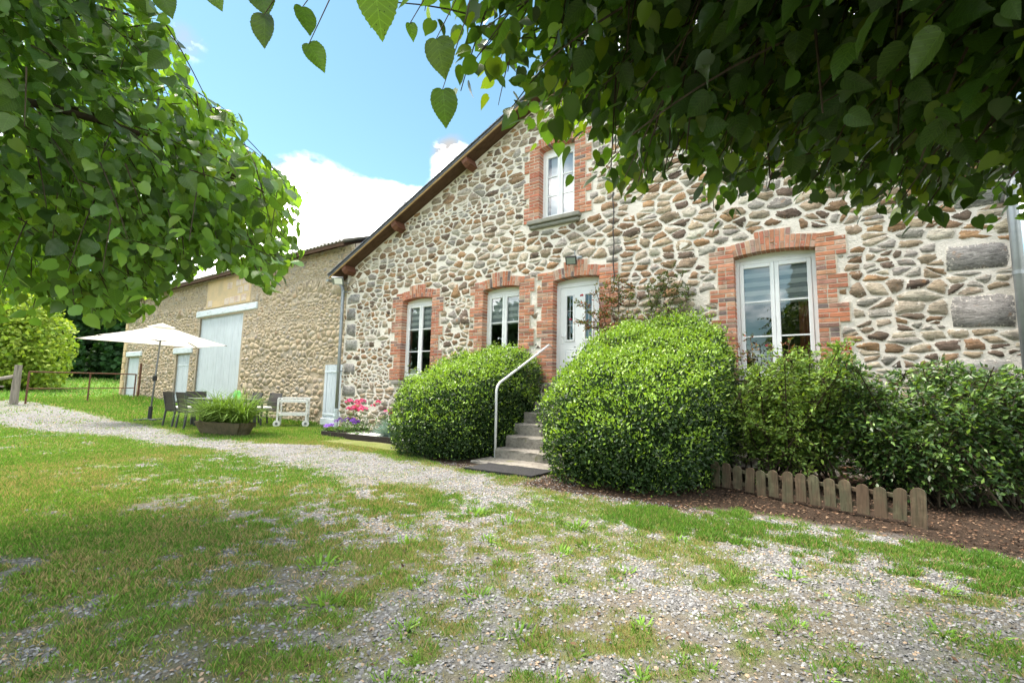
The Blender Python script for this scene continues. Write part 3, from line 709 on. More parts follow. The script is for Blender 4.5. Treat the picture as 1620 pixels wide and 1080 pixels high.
def window(key, blind=.34, tilt=0.0, cur=False, full=False):
    x0, x1, z0, zs = OPEN[key]; y = .155; z1 = zs - .055; zb = z0 + .0
    fr = MB(); fw = .055
    fr.bbox(x0 - .02, x0 + fw, y, y + .07, zb, z1, .006); fr.bbox(x1 - fw, x1 + .02, y, y + .07, zb, z1, .006); fr.bbox(x0 + fw, x1 - fw, y + .002, y + .068, z1 - fw, z1, .006); fr.bbox(x0 + fw, x1 - fw, y - .03, y + .068, zb, zb + .065, .006)
    W = fr.build('window', 'white_pvc', house)
    fill = MB(); fill.box(x0 - .02, x1 + .02, y + .02, y + .075, z1 + .001, zs + .08); fill.build('head_board', 'white_pvc', W)
    xm = (x0 + x1) / 2; a0, a1 = x0 + fw, x1 - fw; s0, s1 = zb + .065, z1 - fw; sw = .062
    for i, (p, q) in enumerate(((a0, xm), (xm, a1))):
        s = MB(); yy = y - .012
        s.bbox(p + .002, p + sw, yy, yy + .06, s0 + .002, s1 - .002, .007); s.bbox(q - sw, q - .002, yy, yy + .06, s0 + .002, s1 - .002, .007)
        s.bbox(p + sw, q - sw, yy + .001, yy + .059, s1 - sw, s1 - .003, .007); s.bbox(p + sw, q - sw, yy + .001, yy + .059, s0 + .003, s0 + sw + .01, .007)
        s.build('sash', 'white_pvc', W)
        g0, g1 = s0 + sw + .01, s1 - sw; px_, qx_ = p + sw, q - sw; yg = yy + .028; t = tilt if i == 0 else 0.0
        mk('pane', [(px_ - .01, yg, g0 - .01), (qx_ + .01, yg + t * .3, g0 - .01), (qx_ + .01, yg + t * .3 + t, g1 + .01), (px_ - .01, yg + t, g1 + .01)], [(0, 1, 2, 3)], 'glass', W)
        for k in (1, 2):
            zz = g0 + (g1 - g0) * k / 3; mm = MB(); mm.box(px_ - .002, qx_ + .002, yg - .014, yg + .014, zz - .011, zz + .011); mm.build('muntin', 'white_pvc', W)
        yb = y + .06
        if full:
            b_ = MB(); b_.box(px_ + (.05 if i == 0 else -.02), qx_ + .02, yb, yb + .004, g0 - .03, g1 + .03); b_.build('blind', 'blind_white', W)
        elif blind:
            zb0 = g1 - (g1 - g0) * blind; b_ = MB(); b_.box(px_ - .02, qx_ + .02, yb + .004, yb + .008, zb0 + .06, g1 + .03); b_.build('blind', 'blind_sheer', W)
            bb = MB(); zz = g1 - .075
            while zz > zb0 - .02: bb.box(px_ - .02, qx_ + .02, yb - .002, yb + .003, zz - .075, zz); zz -= .145
            bb.build('blind_band', 'blind_band', W)
        if cur and i == 1:
            c_ = MB(); pts = [(qx_ + .02 - .012 * k, yb + .10 + .02 * math.sin(k * 1.3)) for k in range(14)]
            for k in range(13): c_.add([(pts[k][0], pts[k][1], g0 + .1), (pts[k + 1][0], pts[k + 1][1], g0 + .1), (pts[k + 1][0] + .01 * (13 - k) * .2, pts[k + 1][1], g1 - .4), (pts[k][0] + .01 * (13 - k) * .2, pts[k][1], g1 - .4)], [(0, 1, 2, 3)])
            c_.build('curtain', 'curtain', W)
    return W
window('a'); window('b'); window('r', cur=True); window('g', full=True)

# front door
x0, x1, z0, zs = OPEN['d']; y = .155; z1 = zs - .055
fr = MB(); fr.bbox(x0 - .02, x0 + .07, y, y + .07, z0, z1, .006); fr.bbox(x1 - .07, x1 + .02, y, y + .07, z0, z1, .006); fr.bbox(x0 + .07, x1 - .07, y + .001, y + .069, z1 - .07, z1, .006)
DO = fr.build('front_door', 'white_pvc', house)
f_ = MB(); f_.box(x0 - .02, x1 + .02, y + .02, y + .075, z1 + .001, zs + .08); f_.build('head_board', 'white_pvc', DO)
lx0, lx1 = x0 + .075, x1 - .075; lw = lx1 - lx0; yl = y + .006
holes = [(lx0 + .15, lx0 + .285), (lx1 - .285, lx1 - .15)]; hz0, hz1 = z0 + .86, z0 + 1.74
leaf = MB(); xs_ = [lx0, holes[0][0], holes[0][1], holes[1][0], holes[1][1], lx1]
for i in (0, 2, 4): leaf.box(xs_[i], xs_[i + 1], yl, yl + .05, z0 + .01, z1 - .075)
for i in (1, 3): leaf.box(xs_[i], xs_[i + 1], yl, yl + .05, z0 + .01, hz0); leaf.box(xs_[i], xs_[i + 1], yl, yl + .05, hz1, z1 - .075)
leaf.build('leaf', 'white_pvc', DO)
for a, b in holes:
    t = MB(); e = .035
    t.bbox(a - e, a, yl - .016, yl + .01, hz0 - e, hz1 + e, .006); t.bbox(b, b + e, yl - .016, yl + .01, hz0 - e, hz1 + e, .006); t.bbox(a, b, yl - .016, yl + .01, hz0 - e, hz0, .006); t.bbox(a, b, yl - .016, yl + .01, hz1, hz1 + e, .006)
    t.build('glazing_frame', 'white_pvc', DO)
    mk('pane', [(a, yl + .012, hz0), (b, yl + .012, hz0), (b, yl + .012, hz1), (a, yl + .012, hz1)], [(0, 1, 2, 3)], 'glass', DO)
    l_ = MB(); cx = (a + b) / 2; l_.box(cx - .004, cx + .004, yl + .006, yl + .010, hz0, hz1)
    for k in (.33, .66): l_.box(a, b, yl + .0065, yl + .0105, hz0 + (hz1 - hz0) * k - .004, hz0 + (hz1 - hz0) * k + .004)
    l_.build('glazing_bars', 'lead', DO)
pn = MB(); pn.bbox(lx0 + .13, lx1 - .13, yl - .012, yl + .01, z0 + .15, z0 + .66, .02); pn.bbox(lx0 + .2, lx1 - .2, yl - .02, yl, z0 + .22, z0 + .59, .015); pn.build('door_panel', 'white_pvc', DO)
hn = MB(); hn.bbox(lx0 + .035, lx0 + .07, yl - .012, yl + .01, z0 + .78, z0 + 1.0, .004); hn.tube([(lx0 + .052, yl, z0 + .93), (lx0 + .052, yl - .05, z0 + .93), (lx0 + .16, yl - .055, z0 + .93)], .009, 8); hn.build('handle', 'white_pvc', DO)

# roof ---------------------------------------------------------------
OH, EV = .36, .34                      # verge overhang, eave overhang (in x)
def slope_pts(side, t):               # t = horizontal distance from ridge
    return XM + side * t, ZR - RS * t
TE = (XR - XL) / 2 + EV
roof = None
nrm = _n(np.array([RS, 0, 1.]))
for side in (-1, 1):
    mb = MB()
    def slab(t0, t1, ya, yb, d0, d1):
        P = []
        for yy in (ya, yb):
            for t, dd in ((t0, d0), (t1, d0), (t1, d1), (t0, d1)):
                x, z = slope_pts(side, t); P.append((x, yy, z + dd))
        fs = [(0, 1, 2, 3), (7, 6, 5, 4), (0, 4, 5, 1), (2, 6, 7, 3), (1, 5, 6, 2), (3, 7, 4, 0)]
        mb.add(P, fs if side > 0 else [f[::-1] for f in fs])
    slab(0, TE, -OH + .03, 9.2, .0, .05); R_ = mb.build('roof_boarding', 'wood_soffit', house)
    mb = MB(); slab(0, TE + .02, -OH - .002, -OH + .026, -.012, .028); mb.build('barge_board', 'wood_barge', house)
    mb = MB(); slab(0, TE + .03, -OH - .014, -OH + .024, .0285, .080); mb.build('verge_strip', 'slate', house)
    mb = MB(); slab(0, TE + .03, -OH + .34, 9.25, .055, .075); SL = mb.build('roof_covering', 'slate', house)
    # the slates along the verge, one by one
    k = 0; t = TE + .05
    while t > .1:
        for jj, (ya, yb) in enumerate(((-OH - .05, -OH + .165), (-OH + .170, -OH + .36))):
            tt0, tt1 = t - .30, t; x_, z_ = slope_pts(side, tt0); x2, z2 = slope_pts(side, tt1); b0, b1 = .082, .100; th = .014; jz = rng.normal(0, .002)
            P = [(x_, ya, z_ + b0 + jz), (x2, ya, z2 + b1 + jz), (x2, yb, z2 + b1 + jz), (x_, yb, z_ + b0 + jz)]; P += [(p[0], p[1], p[2] + th) for p in P]
            mk('slate', P, [(0, 3, 2, 1), (4, 5, 6, 7), (0, 1, 5, 4), (1, 2, 6, 5), (2, 3, 7, 6), (3, 0, 4, 7)], 'slate', SL)
        t -= .2
    # purlin ends
    for t in (6.35, 4.42, 2.12) if side < 0 else (6.35, 4.42, 2.12):
        x, z = slope_pts(side, t); a = math.atan(RS) * (-side); ca, sa = math.cos(a), math.sin(a)
        ax = (np.array([ca, 0, sa]), np.array([0, 1, 0]), np.array([-sa, 0, ca])); c = np.array([x, 0, z]) - ax[2] * .10
        P = []
        for yy, lo in ((-OH + .03, -.02), (-OH + .10, -.10), (.4, -.10)):
            for ux, uz in ((-.08, lo), (.08, lo), (.08, .097), (-.08, .097)): P.append(c + ax[0] * ux + ax[2] * uz + np.array([0, yy, 0]))
        fs = [(0, 1, 2, 3)] + [(i + 4 * k, i + 4 * k + 4, (i + 1) % 4 + 4 * k + 4, (i + 1) % 4 + 4 * k) for k in (0, 1) for i in range(4)]
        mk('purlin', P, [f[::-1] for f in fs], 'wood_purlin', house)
# gutters and downpipes
for side, xx in ((-1, XL), (1, XR)):
    g = MB(); x, z = slope_pts(side, TE + .03); x += side * .05; z -= .03
    ring = [(x + .06 * math.cos(a), z + .06 * math.sin(a)) for a in np.linspace(math.pi, 2 * math.pi, 9)]
    P = [(p[0], -OH, p[1]) for p in ring] + [(p[0], 9.2, p[1]) for p in ring]
    g.add(P, [(i, i + 1, i + 10, i + 9) for i in range(8)] + [tuple(range(9))]); g.build('gutter', 'zinc', house)
p_ = MB(); p_.tube([(-11.30, -.06, 4.10), (-11.28, -.07, 4.0), (-11.15, -.085, 3.93), (-11.11, -.09, 3.80), (-11.10, -.09, 2.0), (-11.09, -.09, .52)], .046, 12); PP = p_.build('downpipe', 'zinc', house, smooth=True)
for zz in (3.75, 1.52):
    c_ = MB(); c_.cyl((-11.10, -.09), .054, zz, zz + .05, 12); c_.box(-11.2, -11.0, -.05, -.02, zz + .01, zz + .04); c_.build('pipe_bracket', 'zinc', PP)
c_ = MB(); c_.cyl((-11.09, -.09), .062, -.05, .50, 14); c_.cyl((-11.09, -.09), .07, .44, .5, 14); c_.cyl((-11.09, -.09), .07, .3, .35, 14); c_.build('pipe_shoe', 'lintel_blue', PP)
p_ = MB(); xx = 2.03
p_.tube([(xx + .25, -.08, 4.05), (xx + .2, -.09, 3.95), (xx + .03, -.11, 3.75), (xx, -.11, 3.55), (xx, -.11, .1)], .055, 14); PP = p_.build('downpipe', 'zinc', house, smooth=True)
c_ = MB(); c_.cyl((xx, -.11), .062, 2.6, 2.65, 14); c_.box(xx - .02, xx + .02, -.07, .02, 2.61, 2.64); c_.build('pipe_bracket', 'zinc', PP)
# wall cable
p_ = MB(); p_.tube([(-3.12 + .012 * math.sin(k * 1.7), -.045, 3.1 + k * .16) for k in range(12)], .011, 6); p_.build('wall_cable', 'cable', house)

# floodlights
fl = thing('floodlight', 'small black floodlight on a bracket above the front door', 'floodlight', (-3.94, -.16, 3.55))
A = [np.array([.94, .34, 0]), np.array([-.27, .75, .60]), None]; A[1] = _n(A[1] - A[0] * np.dot(A[1], A[0])); A[2] = np.cross(A[0], A[1])
c = np.array([-3.94, -.16, 3.63])
b_ = MB(); b_.obox(c, A, (.105, .028, .082)); b_.build('housing', 'black_plastic', fl)
b_ = MB(); b_.obox(c - A[1] * .03, A, (.085, .004, .062)); b_.build('lamp_glass', 'lamp_glass', fl)
b_ = MB(); b_.bar(c + A[1] * .03 + A[0] * .06, (-3.84, -.0, 3.71), .02, .02); b_.box(-3.90, -3.78, -.03, .02, 3.70, 3.73); b_.tube([(-3.9, -.03, 3.70), (-3.92, -.035, 3.78), (-3.93, -.03, 3.86)], .008, 6); b_.build('bracket', 'zinc', fl)
fl = thing('floodlight', 'white floodlight with grey body under the left eave corner', 'floodlight', (-11.05, -.36, 3.95))
A = [_n(np.array([.80, .58, 0])), _n(np.array([-.45, .66, .55])), None]; A[1] = _n(A[1] - A[0] * np.dot(A[1], A[0])); A[2] = np.cross(A[0], A[1]); c = np.array([-11.02, -.34, 4.03])
b_ = MB(); b_.obox(c, A, (.15, .035, .11)); b_.build('housing', 'zinc', fl)
b_ = MB(); b_.obox(c - A[1] * .037 + A[0] * .02, A, (.105, .004, .08)); b_.build('lamp_glass', 'lamp_white', fl)
b_ = MB(); b_.bar(c + A[1] * .03, (-10.98, -.0, 4.0), .03, .02); b_.build('bracket', 'zinc', fl)
# ================================================================== BARN
BX0, BX1, BY, BZ = -28.6, -11.0, .14, 5.22
BOPEN = [(-20.55, -17.05, .05, 3.74), (-22.46, -21.15, .30, 2.34), (-28.05, -26.5, .25, 2.36), (-12.03, -11.12, -.05, 1.75)]
barn = thing('stone_barn', 'long ochre rubble stone barn with pale blue doors and corrugated roof', 'barn', ((BX0 + BX1) / 2, BY, 0))
def blocked_barn(x, z):
    X_, Z_ = x + BX0, z - .2; b = Z_ > BZ - .02
    for a, c, d, e in BOPEN: b |= (X_ > a - .05) & (X_ < c + .05) & (Z_ > d - .3) & (Z_ < e + .05)
    b |= (X_ > -20.9) & (X_ < -16.05) & (Z_ > 3.7) & (Z_ < 4.02); b |= (X_ > -22.75) & (X_ < -20.9) & (Z_ > 2.3) & (Z_ < 2.62); b |= (X_ > -28.2) & (X_ < -26.2) & (Z_ > 2.3) & (Z_ < 2.64)
    b |= (X_ > -20.1) & (X_ < -16.6) & (Z_ > 4.02)
    b |= (X_ < BX0 + .42)
    return b
polys = voronoi_rubble(BX1 - BX0, BZ + .2, blocked_barn, (.06, .20), 9, asp=1.5, gap=(.003, .012), vj=(.88, 1.04), split=.3, miss=.08, wr=(.8, 2.6))
nx, nz = 240, 76
XX, ZZ = np.meshgrid(np.linspace(BX0, BX1, nx), np.linspace(-.2, BZ, nz), indexing='ij')
i_ = np.arange(nx - 1)[:, None] * nz + np.arange(nz - 1)[None]; q = np.stack([i_, i_ + nz, i_ + nz + 1, i_ + 1], -1).reshape(-1, 4)
cx, cz = ((XX[:-1, :-1] + XX[1:, 1:]) / 2).ravel(), ((ZZ[:-1, :-1] + ZZ[1:, 1:]) / 2).ravel()
hole = np.any([(cx > a + .03) & (cx < c - .03) & (cz > d) & (cz < e - .03) for a, c, d, e in BOPEN], axis=0)
mk('wall', np.stack([XX.ravel(), BY - .006 - .014 * (fbm(XX.ravel(), ZZ.ravel(), 2.5, 12) - .5) - .012 * (fbm(XX.ravel(), ZZ.ravel(), 8, 18) - .5), ZZ.ravel()], 1), q[~hole], 'barn_mortar', barn, smooth=True)
PALB = [tuple(.86 * q for q in c) for c in [(.46, .37, .245), (.44, .375, .28), (.41, .36, .30), (.49, .40, .27), (.39, .325, .25), (.52, .46, .37), (.43, .31, .20)]]; PALB[2] = (.33, .30, .265); PALB[4] = (.28, .235, .185)
lay_stones('stone', polys, BX0, -.2, BY - .012, PALB, [.24, .2, .16, .16, .10, .08, .06], barn, 'barn_stone', 300, 13, 'small_stones', pr=(-.001, .010), jit=.16)
sh = MB(); sh.box(BX0, BX0 + .5, BY + .03, 9, -.2, BZ); sh.box(BX1 - .02, BX1 + .0, BY + .03, 9, -.2, BZ); sh.box(BX0 + .5, BX1 - .02, 8.6, 9, -.2, BZ); sh.build('shell_wall', 'barn_mortar', barn)
for a, c, d, e in BOPEN:
    for bx_ in ((a - .04, a + .0, BY - .0, BY + .4, d - .2, e), (c, c + .04, BY - .0, BY + .4, d - .2, e), (a - .04, c + .04, BY - .0, BY + .4, e, e + .05)):
        rv = MB(); rv.box(*bx_); rv.build('door_reveal', 'barn_mortar', barn)
qn = MB()
zz = -.1; k = 0
while zz < BZ - .25:
    h_ = .26 + .1 * rng.random(); w_ = .40 if k % 2 else .26; qn.bbox(BX0 - .01, BX0 + w_, BY - .05, BY + .2, zz, zz + h_, .02); zz += h_ + .015; k += 1
    o = qn.build('quoin', 'sill_stone' if False else 'grey_wood' if False else 'render_patch', barn); qn = MB()
# rendered patch with pale blocks above the big door
pt = MB(); pt.bbox(-20.05, -16.7, BY - .035, BY + .05, 4.05, 5.15, .02); pt.build('render_patch', 'render_patch', barn)
for bx, bz in ((-18.55, 4.08), (-18.15, 4.1), (-17.75, 4.1), (-17.3, 4.12), (-17.6, 4.42), (-17.15, 4.45), (-17.75, 4.72), (-17.3, 4.74), (-18.4, 4.66), (-17.0, 4.9), (-19.9, 4.1)):
    b_ = MB(); b_.bbox(bx, bx + .36, BY - .05, BY, bz, bz + .26, .02); b_.build('block', 'sill_block', barn) if 'sill_block' in MATS else b_.build('block', mat('sill_block', (.58, .50, .42), .95, .1, var=[(4, (.48, .36, .30), .45, .65, 5)], bump=[(30, .008)]), barn)
# doors of vertical planks
def plank_door(x0, x1, z0, z1, name, n, y=BY + .06, ledges=(), split=False, m='blue_door'):
    bk = MB(); bk.box(x0 + .01, x1 - .01, y + .03, y + .05, z0, z1 - .01); D_ = bk.build(name, m, barn)
    w = (x1 - x0 - .02) / n
    for i in range(n):
        g = .014 if split and i == n // 2 else .0035
        p = MB(); p.bbox(x0 + .01 + i * w + g, x0 + .01 + (i + 1) * w - .0035, y + rng.normal(0, .002), y + .029, z0 + .01, z1 - .012 + rng.normal(0, .004), .004); p.build('plank', m, D_)
    for zz in ledges:
        l_ = MB(); l_.bbox(x0 + .02, x1 - .0, y - .014, y - .004, zz, zz + .05, .004); l_.build('strap_hinge', 'lintel_blue', D_)
    return D_
plank_door(*BOPEN[0], 'barn_door', 16, split=True); plank_door(*BOPEN[1], 'barn_door', 6, ledges=(1.85,)); plank_door(*BOPEN[2], 'barn_door', 7)
sd = plank_door(-12.03, -11.12, .22, 1.75, 'shed_door', 7, y=BY - .03, ledges=(1.52, .30))
b_ = MB(); b_.bbox(-12.05, -11.1, BY - .07, BY + .1, -.1, .22, .01); b_.build('plinth', 'lintel_blue', barn)
for x0, x1, z0, z1, rot in ((-20.8, -16.15, 3.76, 4.0, .0), (-22.7, -20.95, 2.36, 2.60, 0), (-28.15, -26.25, 2.38, 2.60, 0)):
    l_ = MB(); l_.bbox(x0, x1, BY - .06, BY + .25, z0, z1, .02); l_.build('lintel', 'lintel_blue', barn)
h_ = MB(); h_.tube([(-15.65, BY - .03, 5.0), (-15.65, BY - .10, 4.98), (-15.65, BY - .10, 4.72)], .018, 6); h_.build('iron_hook', 'black_plastic', barn)
# roof: corrugated sheets on rafters
def corrugated(x0, x1, ya, za, yb, zb, name):
    n = int((x1 - x0) / .03); xs = np.linspace(x0, x1, n); w = .028 * np.sin(xs * 2 * np.pi / .177)
    V = []; 
    for (yy, zz, t) in ((ya, za, 0), (yb, zb, 0), (yb, zb, -.008), (ya, za, -.008)): V.append(np.stack([xs, np.full(n, yy), zz + w + t], 1))
    V = np.concatenate(V); i = np.arange(n - 1); Fs = np.concatenate([np.stack([i + a * n, i + 1 + a * n, i + 1 + b * n, i + b * n], 1) for a, b in ((0, 1), (1, 2), (2, 3), (3, 0))])
    return mk(name, V, Fs, 'fibre_roof', barn, smooth=True)
PITCH = .40
for i in range(int((BX1 + .05 - BX0 + .2) / 1.05) + 1):
    a = BX0 - .2 + i * 1.05; b = min(a + 1.06, XL - .02)
    if b - a > .2: corrugated(a, b, BY - .32, BZ + .05 + rng.normal(0, .004), BY + 4.6, BZ + .05 + 4.92 * PITCH, 'roof_sheet')
corrugated(BX0 - .2, XL - .02, 9.3, BZ + .05, BY + 4.62, BZ + .06 + 4.92 * PITCH, 'roof_back')
for i in range(30):
    x = BX0 + .3 + i * .6
    if x > BX1 - .2: break
    r_ = MB(); r_.bar((x, BY - .26, BZ - .055), (x, BY + 1.2, BZ - .055 + 1.46 * PITCH), .07, .1); r_.build('rafter', 'wood_soffit', barn)
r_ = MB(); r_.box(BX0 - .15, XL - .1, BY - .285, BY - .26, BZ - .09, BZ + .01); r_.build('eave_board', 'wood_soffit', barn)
g_ = MB()
for s_ in (BX0, ): g_.add([(BX0 + .01, BY, BZ), (BX0 + .01, 9, BZ), (BX0 + .01, BY + 4.6, BZ + 4.6 * PITCH)], [(0, 1, 2)]); g_.add([(BX1, BY, BZ), (BX1, 9, BZ), (BX1, BY + 4.6, BZ + 4.6 * PITCH)], [(0, 2, 1)])
g_.build('gable_wall', 'barn_mortar', barn)

# ================================================================== STEPS, RAIL, MAT
st = thing('stone_steps', 'weathered stone steps climbing between two hedges to the front door', 'steps', (-3.75, -1.0, 0))
SX0, SX1 = -4.36, -3.02
def rough_block(x0, x1, y0, y1, z0, z1, seed, name, m, parent, amp=.008, nseg=12):
    r = np.random.default_rng(seed); b_ = MB(); xs = np.linspace(x0, x1, nseg + 1)
    prof = [(y0, z0), (y0, z1 - .025), (y0 + .008, z1 - .008), (y0 + .028, z1), (y1, z1), (y1, z0)]
    V = []
    for i, x in enumerate(xs):
        for j, (yy, zz) in enumerate(prof):
            e = amp if j in (1, 2, 3) else (amp * .5 if j == 0 else 0)
            V.append((x, yy + r.normal(0, e), zz + r.normal(0, e * .7)))
    n = len(prof); Fs = [(i * n + j, (i + 1) * n + j, (i + 1) * n + (j + 1) % n, i * n + (j + 1) % n) for i in range(nseg) for j in range(n)] + [tuple(range(n))[::-1], tuple(nseg * n + j for j in range(n))]
    b_.add(V, Fs); return b_.build(name, m, parent)
for k in range(7):
    y0 = -1.95 + .28 * k; rough_block(SX0 + rng.normal(0, .01), SX1, y0, 0.02 if k == 6 else y0 + .42, max(0, .18 * k - .05) - (.06 if k == 0 else 0), .18 * (k + 1) - (.012 if k == 6 else 0), 30 + k, 'step', 'step_stone', st)
rough_block(SX0 - .12, SX1, -2.42, -1.90, -.08, .035, 44, 'landing_slab', 'step_stone', st, .006)
fl_ = MB(); fl_.box(SX0 + .06, SX1 - .05, -1.6, -.02, -.1, .14); fl_.build('step_core', 'step_stone', st)
dm = MB(); V = []; n1, n2 = 12, 8
for i in range(n1 + 1):
    for j in range(n2 + 1): V.append((-4.12 + 1.06 * i / n1 + rng.normal(0, .004) + .02 * j / n2, -3.0 + .56 * j / n2 + rng.normal(0, .004) + .05 * (i / n1), .032 + .006 * rng.random()))
N_ = len(V); V += [(v[0], v[1], -.01) for v in V]; Fs = []
for i in range(n1):
    for j in range(n2): Fs.append((i * (n2 + 1) + j, (i + 1) * (n2 + 1) + j, (i + 1) * (n2 + 1) + j + 1, i * (n2 + 1) + j + 1))
bd = [i * (n2 + 1) for i in range(n1 + 1)] + [n1 * (n2 + 1) + j for j in range(1, n2 + 1)] + [i * (n2 + 1) + n2 for i in range(n1 - 1, -1, -1)] + [j for j in range(n2 - 1, 0, -1)]
for a, b in zip(bd, bd[1:] + bd[:1]): Fs.append((a, N_ + a, N_ + b, b))
dm.add(V, Fs); tag(dm.build('door_mat', 'mat_rubber'), 'worn black rubber mat on the gravel at the foot of the steps', 'mat')
hr = thing('handrail', 'thin white metal handrail bent over the stone steps', 'handrail', (-4.38, -1.95, 0))
b_ = MB(); b_.tube([(-4.37, -1.93, .0), (-4.372, -1.93, .6), (-4.375, -1.93, 1.08), (-4.377, -1.90, 1.16), (-4.38, -1.83, 1.22), (-4.40, -1.0, 1.60), (-4.42, -.14, 2.0)], .021, 10); b_.build('rail', 'rail_white', hr, smooth=True)
b_ = MB(); b_.tube([(-4.42, -.145, 1.99), (-4.43, -.06, 1.99), (-4.44, -.0, 1.985)], .014, 8); b_.build('wall_bracket', 'rail_white', hr)

# ================================================================== HEDGES
def p3(s): return s
def hedge(name, label, cx, cy, rx, ry, zb, zf, n, seed, size=.052, p=3.0, lime=.5, lean=0.0, cut_right=None):
    r = np.random.default_rng(seed)
    root = thing(name, label, 'hedge', (cx, cy, 0), 'clipped hedges flanking the steps')
    def f(P):
        dx = (P[:, 0] - cx - lean * P[:, 2]) / rx; dy = (P[:, 1] - cy) / ry
        s = np.clip((dy + 1) / 2, 0, 1); zt = zf + (zb - zf) * s
        lump = 1 + .075 * (fbm(P[:, 0] * 1.0 + P[:, 1] * .7, P[:, 2] + P[:, 1] * .5, 2.2, seed) - .5) * 2 + .045 * (fbm(P[:, 0] - P[:, 1] * .6, P[:, 2] - P[:, 1] * .4, 6.5, seed + 9) - .5) * 2
        A_ = (np.abs(dx) ** p + np.abs(dy) ** p) ** (1 / p) / lump
        bot = 1 - .10 * sstep(.5, .0, P[:, 2])
        return ((A_ / bot) ** 5 + (np.clip(P[:, 2], 0, None) / zt / lump) ** 5) ** (1 / 5)
    lo = np.array([cx - rx * 1.15, cy - ry * 1.15, .0]); hi = np.array([cx + rx * 1.15, min(cy + ry * 1.15, -.03), max(zb, zf) * 1.1])
    pts = []; tot = 0
    while tot < n:
        Q = lo + (hi - lo) * r.random((60000, 3)); v = f(Q); pr = np.where(v < 1.0, np.exp(-(1 - v) / .055), np.exp(-(v - 1) / .02)); Q = Q[(v > .80) & (v < 1.10) & (r.random(len(Q)) < pr)]
        pts.append(Q); tot += len(Q)
    P = np.concatenate(pts)[:n]; e = 1e-3; f0 = f(P)
    G = np.stack([(f(P + np.eye(3)[k] * e) - f0) / e for k in range(3)], 1); G /= np.linalg.norm(G, axis=1, keepdims=True) + 1e-9
    ax = rdir(n, r) * .75 + G * .55 + np.array([0, 0, .35]); nm = G * .8 + rdir(n, r) * .75 + np.array([0, 0, .25])
    V, Fs = scatter(OVAL_V, OVAL_F, P, ax, nm, size * r.uniform(.45, 1.35, n))
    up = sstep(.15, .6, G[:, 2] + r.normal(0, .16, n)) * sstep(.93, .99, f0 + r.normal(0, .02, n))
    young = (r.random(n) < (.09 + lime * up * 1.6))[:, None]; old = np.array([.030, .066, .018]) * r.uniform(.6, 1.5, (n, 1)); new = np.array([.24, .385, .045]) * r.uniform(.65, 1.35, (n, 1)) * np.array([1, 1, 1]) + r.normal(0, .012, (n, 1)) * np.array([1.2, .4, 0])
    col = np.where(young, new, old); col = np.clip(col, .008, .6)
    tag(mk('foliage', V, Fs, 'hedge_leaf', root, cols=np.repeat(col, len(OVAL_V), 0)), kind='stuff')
    # inner mass of old twigs
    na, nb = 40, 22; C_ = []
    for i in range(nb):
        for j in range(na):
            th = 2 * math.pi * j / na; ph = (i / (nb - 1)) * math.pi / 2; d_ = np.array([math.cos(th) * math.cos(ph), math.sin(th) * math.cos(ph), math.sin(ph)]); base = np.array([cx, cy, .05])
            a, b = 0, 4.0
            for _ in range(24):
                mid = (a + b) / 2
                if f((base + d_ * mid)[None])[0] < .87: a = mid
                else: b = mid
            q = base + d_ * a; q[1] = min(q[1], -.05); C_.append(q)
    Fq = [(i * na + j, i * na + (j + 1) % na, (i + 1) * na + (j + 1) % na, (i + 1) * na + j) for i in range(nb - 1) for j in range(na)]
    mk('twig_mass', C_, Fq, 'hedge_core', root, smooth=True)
    return root
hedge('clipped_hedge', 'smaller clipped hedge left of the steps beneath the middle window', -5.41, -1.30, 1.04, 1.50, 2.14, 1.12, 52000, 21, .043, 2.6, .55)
hedge('clipped_hedge', 'large clipped dome hedge with lime green top right of the steps', -2.10, -1.58, 1.10, 1.60, 2.50, 1.10, 68000, 22, .043, 2.9, .7, lean=0.0)

